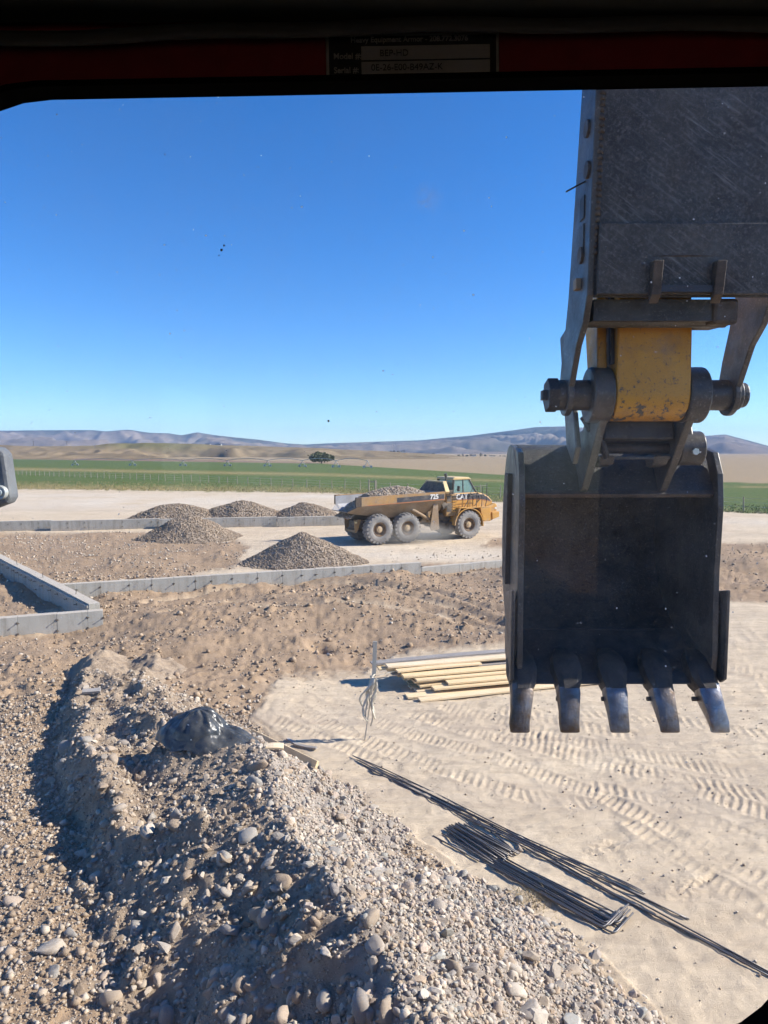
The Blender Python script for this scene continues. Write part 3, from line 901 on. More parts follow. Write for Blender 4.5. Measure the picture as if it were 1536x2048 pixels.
    o = link('mountains', me, hill_mat('mountain_side', (0.25, 0.205, 0.165), (0.19, 0.155, 0.13), (0.04, 0.05, 0.045), 0.0012, 0.006, 0.2))
    props(o, kind='structure')
build_hills()

# ================================================================ STONES (mesh builders)
def ico(sub):
    bm = bmesh.new()
    bmesh.ops.create_icosphere(bm, subdivisions=sub, radius=1.0)
    bm.verts.ensure_lookup_table()
    V = np.array([v.co[:] for v in bm.verts]); F = np.array([[v.index for v in f.verts] for f in bm.faces])
    bm.free()
    return V, F
ICO1, ICO2 = ico(1), ico(2)
PEB_COL = np.array([1.18, 1.13, 1.05]) * np.array([(0.40, 0.36, 0.315), (0.33, 0.305, 0.28), (0.45, 0.41, 0.36), (0.41, 0.345, 0.295), (0.29, 0.25, 0.205), (0.235, 0.23, 0.23),
                    (0.38, 0.30, 0.225), (0.50, 0.465, 0.41), (0.30, 0.31, 0.30), (0.42, 0.355, 0.31)])
BRN_COL = np.array([(0.39, 0.31, 0.23), (0.33, 0.255, 0.185), (0.46, 0.385, 0.30), (0.28, 0.215, 0.155), (0.50, 0.44, 0.36), (0.37, 0.335, 0.295)])
OCT = (np.array([(1, 0, 0), (-1, 0, 0), (0, 1, 0), (0, -1, 0), (0, 0, 1), (0, 0, -1)], float),
       np.array([(0, 2, 4), (2, 1, 4), (1, 3, 4), (3, 0, 4), (2, 0, 5), (1, 2, 5), (3, 1, 5), (0, 3, 5)]))
def shape_lib(base, n, seed, lo, hi, wob):
    """n stone shapes from one base mesh: lumpy, then worn flat by planes"""
    out = []
    for k in range(n):
        g = np.random.default_rng(seed + k)
        V = base
        P = V * (1 + wob * np.sin(V @ g.normal(size=3) * 2.0 + g.uniform(0, 6)) + wob * 0.6 * np.sin(V @ g.normal(size=3) * 3.6 + g.uniform(0, 6)))[:, None]
        for c in range(9):
            nrm = g.normal(size=3); nrm /= np.linalg.norm(nrm)
            P = P - np.clip(P @ nrm - g.uniform(lo, hi), 0, None)[:, None] * nrm
        P = P * np.array([1.0, g.uniform(0.6, 0.95), g.uniform(0.45, 0.85)])
        out.append(P / np.abs(P).max())
    return np.array(out)
LIBS = {0: (np.array([OCT[0] * (1 + 0.35 * np.random.default_rng(900 + k).uniform(-1, 1, (6, 1))) for k in range(24)]), OCT[1]),
        1: (shape_lib(ICO1[0], 24, 500, 0.55, 0.95, 0.16), ICO1[1]), 2: (shape_lib(ICO2[0], 28, 600, 0.40, 0.88, 0.17), ICO2[1])}
def pebbles(pos, size, tint, sub=1, seed=1, sink=0.15, **kw):
    """one joined mesh of many pebbles: numpy arrays of positions, sizes (radius), colours"""
    g = np.random.default_rng(seed)
    LV, BF = LIBS[sub]
    n, k = len(pos), LV.shape[1]
    q = g.normal(size=(n, 4)); q /= np.linalg.norm(q, axis=1, keepdims=True)
    w, x, y, z = q.T
    M = np.stack([1 - 2 * (y * y + z * z), 2 * (x * y - z * w), 2 * (x * z + y * w),
                  2 * (x * y + z * w), 1 - 2 * (x * x + z * z), 2 * (y * z - x * w),
                  2 * (x * z - y * w), 2 * (y * z + x * w), 1 - 2 * (x * x + y * y)], -1).reshape(n, 3, 3)
    P = LV[g.integers(0, len(LV), n)] * size[:, None, None]
    P = np.einsum('nij,nkj->nki', M, P)
    P[:, :, 2] *= 0.8
    P = P + pos[:, None, :] + np.array([0, 0, 1.0])[None, None] * (size * (0.4 - sink))[:, None, None]
    F = BF[None] + (np.arange(n) * k)[:, None, None]
    C = np.repeat(tint, k, 0)
    return P.reshape(-1, 3), F.reshape(-1, 3), C, np.repeat(g.uniform(0, 1, n) < 0.25, len(BF))
def pebble_obj(name, pos, size, tint, parent=None, sub=1, seed=1, smooth=True, **kw):
    P, F, C, sm = pebbles(np.asarray(pos, float), np.asarray(size, float), np.asarray(tint, float), sub, seed=seed, **kw)
    me = mesh_np(name, P, F, False, {'tint': C})
    if smooth and sub: me.polygons.foreach_set('use_smooth', sm)
    o = link(name, me, 'pebble', parent)
    o['kind'] = 'stuff'
    return o
def tints(n, pal, g):
    return pal[g.integers(0, len(pal), n)] * g.uniform(0.72, 1.2, (n, 1))

STONE_MESHES = []
for k in range(14):
    me = mesh_np('stone', LIBS[2][0][k * 2], ICO2[1], k % 3 == 1)
    me.materials.append(MATS['stone'])
    STONE_MESHES.append(me)

# ================================================================ GRAVEL BANK IN THE FOREGROUND
CREST = [(-4.9, 15.2, 0.45, 0.5, 0.2), (-4.5, 13.4, 0.52, 0.5, 0.22), (-3.6, 11.7, 0.62, 0.55, 0.25), (-2.5, 10.2, 0.78, 0.62, 0.28), (-1.6, 9.1, 0.98, 0.72, 0.36), (-1.3, 7.9, 0.92, 0.60, 0.36), (-1.05, 7.0, 1.08, 0.56, 0.46),
         (-0.55, 6.2, 1.10, 0.52, 0.58), (-0.05, 5.45, 1.20, 0.50, 0.70), (0.15, 4.6, 1.22, 0.50, 0.85), (0.3, 3.6, 1.25, 0.50, 0.85), (0.4, 2.6, 1.3, 0.50, 0.85)]
def ridge_h(x, y, pts, sl, sr):
    """height of a ridge: crest height minus slope times distance, left and right slopes differ"""
    best = np.full(x.shape, -9.0)
    for p1, p2 in zip(pts[:-1], pts[1:]):
        (x1, y1, z1), (x2, y2, z2) = p1[:3], p2[:3]
        dx, dy = x2 - x1, y2 - y1
        L2 = dx * dx + dy * dy
        t = np.clip(((x - x1) * dx + (y - y1) * dy) / L2, 0, 1)
        ex = x - (x1 + t * dx); ey = y - (y1 + t * dy)
        side = dx * ey - dy * ex
        d = np.hypot(ex, ey)
        h = z1 + (z2 - z1) * t - d * np.where(side > 0, sr if len(p1) < 4 else p1[3] + (p2[3] - p1[3]) * t, sl if len(p1) < 5 else p1[4] + (p2[4] - p1[4]) * t)
        best = np.maximum(best, h)
    return best
def smax(a, b, k=0.12):
    h = np.clip(0.5 + 0.5 * (a - b) / k, 0, 1)
    return b * (1 - h) + a * h + k * h * (1 - h)
# crest runs towards the camera, so +side is the right-hand (sunlit) flank
LIP = [(-6.2, 15.0, 0.62), (-5.25, 11.9, 0.66), (-4.3, 10.0, 0.74), (-3.35, 8.5, 0.72), (-2.35, 7.3, 0.64), (-1.6, 6.35, 0.60), (-0.95, 5.5, 0.62), (-0.6, 4.7, 0.7)]
SPURS = [([(-1.6, 9.1, 0.98), (-2.3, 9.2, 0.98), (-3.1, 9.6, 0.82)], 0.95, 0.5),
         ([(-1.1, 7.1, 1.10), (-1.75, 7.25, 1.02), (-2.35, 7.7, 0.80)], 1.0, 0.6),
         ([(-0.1, 5.5, 1.2), (-0.6, 5.7, 1.10), (-1.1, 6.1, 0.85)], 1.1, 0.75),
         ([(-2.6, 10.2, 0.85), (-3.4, 10.6, 0.86), (-4.2, 11.3, 0.74)], 0.9, 0.5),
         ([(-3.9, 12.3, 0.74), (-4.7, 12.7, 0.78), (-5.3, 13.4, 0.68)], 0.9, 0.5)]
def berm_z(x, y, detail=True):
    wob = 0.24 * fbm(x, y, 0.9, 4, 201, 0.6) if detail else 0
    wy = 0.34 * fbm(x, y, 0.9, 4, 207, 0.6) if detail else 0
    xx, yy = x + wob, y + wy
    h = ridge_h(xx, yy, CREST, 0.40, 0.47)
    h = smax(h, ridge_h(xx, yy, LIP, 1.05, 0.45), 0.06)
    for pts, s1, s2 in SPURS:
        h = smax(h, ridge_h(xx, yy, pts, s1, s2), 0.08)
    if detail:
        right = sstep(-0.2, 0.5, x - np.interp(y, [p[1] for p in CREST][::-1], [p[0] for p in CREST][::-1]))
        lump = np.clip(fbm(x, y, 2.3, 4, 215, 0.6) - 0.08, 0, 1)
        h = h + (1 - 0.6 * right) * (0.13 * fbm(x, y, 1.6, 5, 211, 0.62) + 0.20 * lump) + 0.035 * np.abs(fbm(x, y, 9, 3, 213))
    return h
def bank_z(x, y):
    """top of whatever is there: bank or ground"""
    x = np.atleast_1d(np.asarray(x, float)); y = np.atleast_1d(np.asarray(y, float))
    return np.maximum(berm_z(x, y), ground_z(x, y))
def build_bank():
    root = empty('gravel_bank', (-1.0, 8.0, 0.0))
    props(root, 'long bank of mixed gravel, cobbles and brown soil filling the lower left foreground', 'gravel bank')
    off = (1.0, -8.0, 0.0)
    xs = np.arange(-7.4, 4.2, 0.03); ys = np.concatenate([np.arange(3.2, 9.5, 0.028), np.arange(9.5, 15.8, 0.042)])
    YY, XX = np.meshgrid(ys, xs, indexing='ij')
    ZZ = berm_z(XX, YY); GZ = ground_z(XX, YY)
    keep = ZZ > GZ - 0.06
    crest_x = np.interp(YY, [p[1] for p in CREST][::-1], [p[0] for p in CREST][::-1])
    grit = sstep(-0.45, 0.35, XX - crest_x + 0.35 * fbm(XX, YY, 0.8, 4, 221)) * sstep(10.6, 9.2, YY)
    r, c = YY.shape; idx = np.arange(r * c).reshape(r, c)
    F = np.stack([idx[:-1, :-1], idx[:-1, 1:], idx[1:, 1:], idx[1:, :-1]], -1)
    kf = keep[:-1, :-1] | keep[:-1, 1:] | keep[1:, 1:] | keep[1:, :-1]
    F = F[kf]
    used = np.unique(F); remap = np.full(r * c, -1); remap[used] = np.arange(len(used))
    V = np.stack([XX, YY, ZZ], -1).reshape(-1, 3)[used]
    me = mesh_np('soil', V, remap[F], True, {'zone': np.repeat(grit.reshape(-1, 1)[used], 3, 1)})
    link('soil', me, 'berm', root, off)
    g = np.random.default_rng(5)
    def sample(n, x0, x1, y0, y1, dens):
        # denser towards the camera so that the near slope is fully paved with pebbles
        y = y0 + (y1 - y0) * g.uniform(0, 1, n) ** 1.35
        x = g.uniform(x0, x1, n)
        b = berm_z(x, y); gr = ground_z(x, y, False)
        cx = np.interp(y, [p[1] for p in CREST][::-1], [p[0] for p in CREST][::-1])
        gt = sstep(-0.5, 0.3, x - cx) * sstep(10.8, 9.4, y)
        ok = (b > gr - 0.03) & (g.uniform(0, 1, n) < dens(gt))
        return x[ok], y[ok], np.maximum(b, gr)[ok], gt[ok]
    def tone(n, gt, k):
        return np.where((g.uniform(0, 1, n) < gt * k + 0.06)[:, None], tints(n, PEB_COL, g), tints(n, BRN_COL, g))
    # grains, then pebbles: the clean right flank most of all
    for (cnt, med, sig, lo, hi, sub, dens, nm, sd) in ((58000, 0.0095, 0.35, 0.005, 0.02, 0, lambda q: 0.75 + 0.25 * q, 'grit', 50), (62000, 0.0165, 0.40, 0.009, 0.04, 0, lambda q: 0.36 + 0.64 * q, 'fine_gravel', 51),
                                                       (15000, 0.0255, 0.36, 0.015, 0.06, 1, lambda q: 0.45 + 0.55 * q, 'gravel', 53), (6200, 0.043, 0.36, 0.022, 0.10, 2, lambda q: 0.75 - 0.1 * q, 'coarse_gravel', 52)):
        x, y, z, gt = sample(cnt, -6.4, 3.8, 3.8, 13.8, dens)
        n = len(x)
        sz = np.exp(g.normal(math.log(med), sig, n)).clip(lo, hi)
        pebble_obj(nm, np.stack([x, y, z], -1), sz, tone(n, gt, 0.85), root, sub, sd).location = off
    # the cobbles one can pick out
    x, y, z, gt = sample(1200, -5.4, 3.2, 4.2, 12.5, lambda q: 0.9 - 0.55 * q)
    u, v = to_px(x, y, z)
    vis = (u > -10) & (u < 1546) & (v < 2060)
    x, y, z = x[vis], y[vis], z[vis]
    sel = np.argsort(y)[:262]
    for i in sel:
        s = float(np.exp(g.normal(math.log(0.070), 0.34)).clip(0.042, 0.14))
        o = link('stone', STONE_MESHES[int(g.integers(0, 14))], None, root, (x[i] + off[0], y[i] + off[1], z[i] + s * 0.02))
        o.scale = (s, s, s)
        o.rotation_euler = (g.normal(0, 0.8), g.normal(0, 0.8), g.uniform(0, 6.28))
    # the big ones where the photograph has them
    for (u, v, w, k, tilt) in ((293, 1672, 46, 1, 0.2), (238, 1620, 40, 3, 0.3), (1020, 1935, 60, 6, 1.0), (560, 1965, 56, 5, 1.2), (940, 1945, 48, 4, 0.2), (745, 1900, 60, 3, 0.3),
                               (520, 1480, 26, 3, 0.8), (518, 1540, 55, 9, 0.9), (530, 1845, 44, 2, 0.3), (140, 1870, 40, 1, 0.1), (105, 1945, 44, 6, 0.4), (95, 1905, 62, 5, 0.3),
                               (455, 1870, 56, 7, 0.2), (740, 1840, 46, 12, 0.4), (20, 1810, 44, 9, 0.7), (410, 1805, 36, 6, 0.9), (630, 1755, 40, 4, 0.1), (560, 1780, 44, 10, 0.2),
                               (905, 1770, 40, 2, 0.1), (1040, 1700, 24, 8, 0.2), (1085, 1845, 34, 0, 0.6), (220, 2000, 46, 0, 0.5), (480, 1970, 60, 8, 0.3), (650, 2010, 60, 11, 0.8)):
        # the place on the bank seen through that point
        d = ray(u, v); k0 = np.linspace(4, 20, 1600)
        px_, py_, pz_ = d.x * k0, d.y * k0, CAMZ + d.z * k0
        hit = int(np.argmax(pz_ < bank_z(px_, py_)))
        dist = k0[hit]
        s = w / FPX * dist * 0.5
        o = link('stone', STONE_MESHES[k], None, root, (px_[hit] + off[0], py_[hit] + off[1] + s * 0.2, float(bank_z(px_[hit], py_[hit])[0]) + s * 0.1))
        o.scale = (s, s, s)
        o.rotation_euler = (tilt, 0.3 * tilt, random.uniform(0, 6.28))
    return root
bank = build_bank()

# stones and clods lying about on the soil and the pad
def build_loose():
    g = np.random.default_rng(15)
    px, py, pz, sz, tt = [], [], [], [], []
    def add(n, x0, x1, y0, y1, smed, sig, pal, test):
        x = g.uniform(x0, x1, n); y = g.uniform(y0, y1, n)
        z = ground_z(x, y)
        dirt, gg, dry, tan, pl, ble = zone_masks(x, y, ground_z(x, y, False))
        ok = test(dirt, gg, g.uniform(0, 1, n) / np.where(y < 13, 1.0, np.clip(0.15 + 2.2 * vnoise(x * 0.7, y * 0.7, 401) ** 2, 0.1, 1.3))) & (berm_z(x, y) < z + 0.02)
        x, y, z = x[ok], y[ok], z[ok]
        px.append(x); py.append(y); pz.append(z)
        sz.append(np.exp(g.normal(math.log(smed), sig, len(x))).clip(smed * 0.45, smed * (3 if smed < 0.03 else 1.9))); tt.append(tints(len(x), pal, g))
    add(32000, -6, 0.5, 4.2, 11, 0.0085, 0.4, BRN_COL, lambda d, gg, r: (d > 0.4))
    add(40000, -7, 1, 3.9, 13, 0.013, 0.5, BRN_COL, lambda d, gg, r: (d > 0.5) & (r < 0.95))
    add(6500, -7, 0.5, 3.9, 14, 0.030, 0.5, BRN_COL, lambda d, gg, r: (d > 0.5) & (r < 0.6))
    add(26000, -13, 9, 12, 30, 0.013, 0.5, BRN_COL, lambda d, gg, r: (d > 0.5) & (r < 0.6))
    add(1500, -12, 8, 12, 27, 0.034, 0.45, BRN_COL, lambda d, gg, r: (d > 0.5) & (r < 0.4))
    SOIL = np.array([(0.36, 0.26, 0.17), (0.29, 0.205, 0.135), (0.42, 0.315, 0.215)])
    add(10000, -13, 9, 12.5, 30, 0.021, 0.6, SOIL, lambda d, gg, r: (d > 0.5) & (r < 0.8))
    add(1500, -13, 9, 12.5, 30, 0.055, 0.4, SOIL, lambda d, gg, r: (d > 0.5) & (r < 0.5))
    add(13000, -24, -2, 26, 44, 0.026, 0.5, np.concatenate([BRN_COL, PEB_COL]), lambda d, gg, r: (d > 0.5) & (r < 0.8))
    add(8000, 6, 28, 22, 44, 0.026, 0.5, BRN_COL, lambda d, gg, r: (d > 0.5) & (r < 0.7))
    add(6000, -2, 8, 5, 16, 0.0075, 0.6, BRN_COL, lambda d, gg, r: (d < 0.5) & (r < 0.4))
    add(700, 0, 8, 31, 36, 0.03, 0.35, BRN_COL, lambda d, gg, r: r < 0.25)
    o = pebble_obj('loose_stones', np.stack([np.concatenate(px), np.concatenate(py), np.concatenate(pz)], -1), np.concatenate(sz), np.concatenate(tt), ground, 0, 61, sink=0.05)
build_loose()

# ================================================================ GRAVEL PILES FURTHER OFF
def gravel_pile(label, cx, cy, rx, ry, h, seed, peaks=1, n=5200, s=0.06, pal=BRN_COL, rot=0.0, crown=1.0):
    root = empty('gravel_pile', (cx, cy, 0))
    props(root, label, 'gravel pile', 'gravel piles dumped on the site')
    g = np.random.default_rng(seed)
    def H(x, y):
        c, s_ = math.cos(rot), math.sin(rot)
        a = (x * c + y * s_) / rx; b = (-x * s_ + y * c) / ry
        if peaks == 1:
            d = np.sqrt(a * a + b * b + 0.004)
            hh = h * (1 - d ** crown)
        else:
            hh = np.full(x.shape, -1.0)
            for k in range(peaks):
                a0 = -0.62 + 1.24 * k / (peaks - 1)
                d = np.sqrt(((a - a0) / 0.55) ** 2 + b * b + 0.01)
                hh = smax(hh, h * (0.86 + 0.14 * math.sin(k * 2.3 + seed)) * (1 - d), 0.1)
        return hh + 0.13 * h * fbm(x, y, 0.75, 5, seed + 3)
    xs = np.linspace(-rx * 1.15, rx * 1.15, 70); ys = np.linspace(-ry * 1.15, ry * 1.15, 60)
    YY, XX = np.meshgrid(ys, xs, indexing='ij')
    ZZ = H(XX, YY)
    r, c = YY.shape; idx = np.arange(r * c).reshape(r, c)
    F = np.stack([idx[:-1, :-1], idx[:-1, 1:], idx[1:, 1:], idx[1:, :-1]], -1)
    k = ZZ > -0.12
    F = F[k[:-1, :-1] | k[1:, 1:]]
    me = mesh_np('soil', np.stack([XX, YY, ZZ], -1).reshape(-1, 3), F, True, {'zone': np.full((r * c, 3), 0.35)})
    link('soil', me, 'berm', root)
    x = g.uniform(-rx * 1.2, rx * 1.2, n * 2); y = g.uniform(-ry * 1.2, ry * 1.2, n * 2)
    hz = H(x, y)
    ok = hz > -0.05 + 0.12 * g.uniform(0, 1, n * 2) ** 3 * (g.uniform(0, 1, n * 2) > 0.3)
    x, y, hz = x[ok][:n], y[ok][:n], hz[ok][:n]
    pebble_obj('gravel', np.stack([x, y, np.maximum(hz, 0.0)], -1), np.exp(g.normal(math.log(s), 0.35, len(x))).clip(s * 0.5, s * 2.2), tints(len(x), pal * np.array([0.72, 0.68, 0.64]), g), root, 0, seed)
    return root
gravel_pile('cone of brown gravel just behind the near concrete wall, left of the dump truck', -3.55, 31.6, 2.7, 2.3, 1.32, 11, n=11000, s=0.028)
gravel_pile('brown gravel cone in front of the far concrete wall, partly hiding it', -11.2, 40.6, 2.9, 2.6, 1.48, 12, n=9500, s=0.032)
gravel_pile('long low gravel heap behind the far concrete wall, leftmost of the row', -14.8, 51.5, 4.0, 2.7, 1.18, 13, n=8000, s=0.042, crown=1.5)
gravel_pile('gravel heap behind the far wall, between the leftmost heap and the dump truck', -10.5, 52.0, 4.0, 2.7, 1.36, 14, n=8000, s=0.042, crown=1.45)
gravel_pile('small gravel heap behind the far wall right behind the truck tailgate', -5.8, 52.0, 3.0, 2.4, 1.22, 15, n=6000, s=0.042, crown=1.5)

# ================================================================ CONCRETE FOUNDATION WALLS
def tie_mesh():
    mb = MB()
    mb.cyl((0, -0.10, 0), (0, 0.02, 0.0), 0.012, n=6)
    mb.box(-0.035, 0.035, -0.012, 0.0, -0.03, 0.03)
    mb.cyl((0.0, -0.10, 0), (0.05, -0.115, 0.03), 0.01, n=6)
    me = mb.mesh('tie_rod')
    me.materials.append(MATS['dark_iron'])
    return me
TIE = tie_mesh()
def dowel_mesh():
    mb = MB(); mb.cyl((0, 0, -0.05), (0.01, 0.0, 0.16), 0.012, n=6)
    me = mb.mesh('dowel'); me.materials.append(MATS['rebar']); return me
DOWEL = dowel_mesh()
def concrete_wall(label, p0, p1, ztop, thick=0.25, panel=0.62, zbot=-0.3, ties=True, dowels=0, lip=False, seed=0):
    """wall of form-cast panels from p0 to p1; its face looks to the right-hand side of the direction p0->p1 (towards -y for +x)"""
    rnd = random.Random(seed)
    p0, p1 = Vector((p0[0], p0[1])), Vector((p1[0], p1[1]))
    L = (p1 - p0).length
    ang = math.atan2(p1.y - p0.y, p1.x - p0.x)
    root = empty('concrete_wall', (p0.x, p0.y, 0), ang)
    props(root, label, 'concrete wall', 'cast foundation walls')
    x = 0.0
    k = 0
    while x < L - 0.05:
        w = min(panel * rnd.choice((1, 1, 0.75, 1.25)), L - x)
        if L - x - w < 0.25: w = L - x
        mb = MB()
        off = rnd.uniform(-0.004, 0.004)
        mb.box(x + 0.004, x + w - 0.004, off, thick, zbot, ztop + rnd.uniform(-0.006, 0.006))
        mb.build('panel', 'concrete', root, bevel=0.006)
        if ties:
            for zz in ((ztop - 0.16, ztop - 0.45) if rnd.random() < 0.4 else (ztop - 0.2,)):
                t = link('tie_rod', TIE, None, root, (x + w, -0.003, zz))
                t.rotation_euler = (0, rnd.uniform(-0.5, 0.5), rnd.uniform(-0.2, 0.2))
                t.scale = (0.85, 0.85, 0.85)
        x += w; k += 1
    mb = MB(); mb.box(0.01, L - 0.01, 0.012, thick - 0.012, zbot, ztop - 0.012)
    mb.build('core', 'concrete', root)
    if lip:
        mb = MB(); mb.box(0.02, L - 0.02, -0.055, -0.004, ztop - 0.13, ztop - 0.05)
        mb.build('ledge', 'concrete', root, bevel=0.01)
    for i in range(dowels):
        d = link('dowel', DOWEL, None, root, (L * (i + 0.5) / dowels + rnd.uniform(-0.1, 0.1), thick * 0.5, ztop))
        d.rotation_euler = (rnd.uniform(-0.15, 0.15), rnd.uniform(-0.15, 0.15), 0)
    return root
ZT = 0.62
def wp(u, v, z=ZT):
    p = atZ(u, v, z); return (p.x, p.y)
cA = wp(206, 1221); cB = wp(-260, 1258)
concrete_wall('nearest concrete wall at the left edge, ending in a free corner', cB, cA, ZT, 0.26, 0.75, -0.4, seed=3)
# side wall running away to the left, its shaded face towards the camera's left
q0 = wp(173, 1212); q1 = wp(-150, 1040)
q0 = (q0[0] - 0.05, q0[1] + 0.28)
concrete_wall('concrete side wall running back from the near corner, its left face in shade', q1, q0, ZT, 0.30, 0.8, -0.6, dowels=9, lip=True, seed=4)
concrete_wall('long concrete wall with tie rods running from the side wall towards the truck', wp(116, 1170), wp(843, 1125), ZT, 0.25, 0.72, -0.4, dowels=0, seed=5)
concrete_wall('low far end of concrete wall behind the dirt, just left of the bucket', (wp(843, 1125)[0] + 0.05, wp(843, 1125)[1] + 0.6), wp(1130, 1110, 0.32), 0.32, 0.25, 0.9, -0.4, ties=False, seed=6)
# far wall in four offset lengths
f0, f1 = Vector(wp(-330, 1053)), Vector(wp(700, 1031))
fd = (f1 - f0).normalized(); fn = Vector((-fd.y, fd.x))
def far_pt(u):
    # where the wall line meets the sight line at column u
    t = (u - 768) / FPX
    k = (t * f0.y * 1.0 - f0.x) / (fd.x - t * fd.y)
    return f0 + fd * k
cuts = [-330, 94, 316, 553, 700]
labels = ['far concrete wall length at the left edge', 'far concrete wall length left of the gravel cone', 'set-back far concrete wall length behind the gravel cone', 'far concrete wall length ending behind the truck wheels']
offs = [0.55, 0.0, 0.0, -0.45]
offs = [0.9, 0.45, 0.0, -0.5]
for i in range(4):
    a = far_pt(cuts[i]) + fn * offs[i]; b = far_pt(cuts[i + 1]) + fn * offs[i]
    concrete_wall(labels[i], a, b, ZT + 0.02, 0.3, 1.0, -0.3, seed=20 + i)

# ================================================================ ARTICULATED DUMP TRUCK
def tyre_mesh():
    mb = MB()
    w, Rr = 0.30, 0.78
    prof = [(-0.20, 0.36), (-w + 0.03, 0.40), (-w, 0.50), (-w - 0.005, 0.60), (-w + 0.02, 0.70), (-w + 0.07, 0.765), (-0.14, Rr), (0.14, Rr), (w - 0.07, 0.765),
            (w - 0.02, 0.70), (w + 0.005, 0.60), (w, 0.50), (w - 0.03, 0.40), (0.20, 0.36)]
    mb.lathe(prof, 48, 'y')
    for s in (-1, 1):
        for k in range(22):
            t = 2 * math.pi * (k + (0.5 if s > 0 else 0)) / 22
            rot = Matrix.Rotation(-t, 3, 'Y')
            vs = mb.box(0.70, 0.828, -0.055, 0.055, -0.052, 0.052)
            for v in vs:
                y = v.co.y; x = v.co.x; z = v.co.z
                # bar from the centre line out over the shoulder, slanted
                f = (y + 0.055) / 0.11
                yy = s * (0.02 + 0.265 * f)
                rr = x - (0.045 if f > 0.5 else 0.0)
                v.co = Vector((rr, yy, z * 1.1 + s * 0.05 * f))
                v.co = rot @ v.co
    return mb.mesh('tyre', False)
def rim_mesh():
    mb = MB()
    prof = [(-0.22, 0.385), (-0.27, 0.375), (-0.26, 0.345), (-0.17, 0.325), (-0.12, 0.26), (-0.15, 0.22), (-0.15, 0.17)]
    mb.lathe(prof, 32, 'y')
    for k in range(12):
        t = 2 * math.pi * k / 12
        mb.cyl((0.225 * math.cos(t), -0.175, 0.225 * math.sin(t)), (0.225 * math.cos(t), -0.14, 0.225 * math.sin(t)), 0.018, n=6)
    return mb.mesh('rim', False)
def hub_mesh():
    mb = MB()
    mb.lathe([(-0.10, 0.18), (-0.21, 0.17), (-0.235, 0.15), (-0.24, 0.08), (-0.26, 0.07), (-0.262, 0.0)], 20, 'y')
    return mb.mesh('hub', False)
def build_truck():
    near = Vector((-0.3, 37.6)); ang = R(27.5)
    f = Vector((math.cos(ang), math.sin(ang))); l = Vector((-f.y, f.x))
    o = near + l * 1.2
    T = empty('dump_truck', (o.x, o.y, 0.02), ang)
    props(T, 'dusty yellow articulated dump truck loaded with gravel, driving off to the right', 'dump truck')
    tm, rm, hm = tyre_mesh(), rim_mesh(), hub_mesh()
    tm.materials.append(MATS['tyre']); rm.materials.append(MATS['rim']); hm.materials.append(MATS['hub'])
    i = 0
    for a in (0.0, 1.70, 5.68):
        for b in (-1.13, 1.13):
            w = link('wheel', tm, None, T, (a, b, 0.80))
            w.rotation_euler = (0, i * 0.37, 0 if b < 0 else math.pi); i += 1
            link('rim', rm, None, w); link('hub', hm, None, w)
    # rear chassis, axles
    mb = MB(); mb.box(-1.0, 3.9, -0.42, 0.42, 0.85, 1.22); mb.box(3.6, 4.6, -0.3, 0.3, 0.75, 1.15)
    for a in (0, 1.7): mb.cyl((a, -0.95, 0.8), (a, 0.95, 0.8), 0.17, n=14); mb.box(a - 0.25, a + 0.25, -0.3, 0.3, 0.55, 1.0)
    mb.build('chassis', 'dark_iron', T, bevel=0.02)
    mb = MB()
    for s in (-1, 1):
        mb.prism([(-1.15, 1.3), (-0.75, 1.3), (-0.95, 0.75), (-1.05, 0.6), (-1.12, 0.6)], s * 0.62 - 0.03, s * 0.62 + 0.03, 'y')
    mb.box(-1.12, -1.04, -0.6, 0.6, 0.62, 0.74)
    mb.build('rear_bracket', 'yellow_dirty', T)
    mb = MB(); mb.cyl((-1.06, -0.75, 1.18), (-1.16, -0.75, 1.18), 0.06, n=10); mb.build('tail_lamp', 'cream_yellow', T)
    # ---- dump bed
    st = [(-1.75, 2.46, 1.98, 1.02, 1.72), (-1.25, 2.49, 2.02, 0.98, 1.62), (0.2, 2.54, 2.08, 0.86, 1.40), (1.6, 2.59, 2.13, 0.82, 1.32), (3.2, 2.65, 2.19, 0.82, 1.34), (4.02, 2.68, 2.22, 0.85, 1.60)]
    HB = 1.38
    def section(s, side):
        a, zt, zm, bb, zb = s
        aft = 0.38 if a < -1.5 else 0.0
        return [(a + aft, side * HB, zt), (a + aft, side * (HB - 0.02), zm), (a, side * bb, zb)]
    bm = bmesh.new()
    for side in (-1, 1):
        rows = [[bm.verts.new(p) for p in section(s, side)] for s in st]
        for A, B in zip(rows[:-1], rows[1:]):
            for k in range(2):
                bm.faces.new((A[k], B[k], B[k + 1], A[k + 1]))
    fl = [(bm.verts.new((s[0], -s[3], s[4])), bm.verts.new((s[0], s[3], s[4]))) for s in st]
    for A, B in zip(fl[:-1], fl[1:]):
        bm.faces.new((A[0], B[0], B[1], A[1]))
    # front wall
    s = st[-1]
    pts = [(s[0], -HB, s[1]), (s[0], -HB + 0.02, s[2]), (s[0], -s[3], s[4]), (s[0], s[3], s[4]), (s[0], HB - 0.02, s[2]), (s[0], HB, s[1])]
    bm.faces.new([bm.verts.new(p) for p in pts])
    bmesh.ops.remove_doubles(bm, verts=bm.verts, dist=0.001)
    bmesh.ops.recalc_face_normals(bm, faces=bm.faces)
    me = bpy.data.meshes.new('dump_bed'); bm.to_mesh(me); bm.free()
    bed = link('dump_bed', me, 'bed_steel', T)
    me.materials.append(MATS['bed_inside'])
    md = bed.modifiers.new('solid', 'SOLIDIFY'); md.thickness = 0.05; md.offset = -1; md.material_offset = 1; md.material_offset_rim = 0
    md.use_quality_normals = True
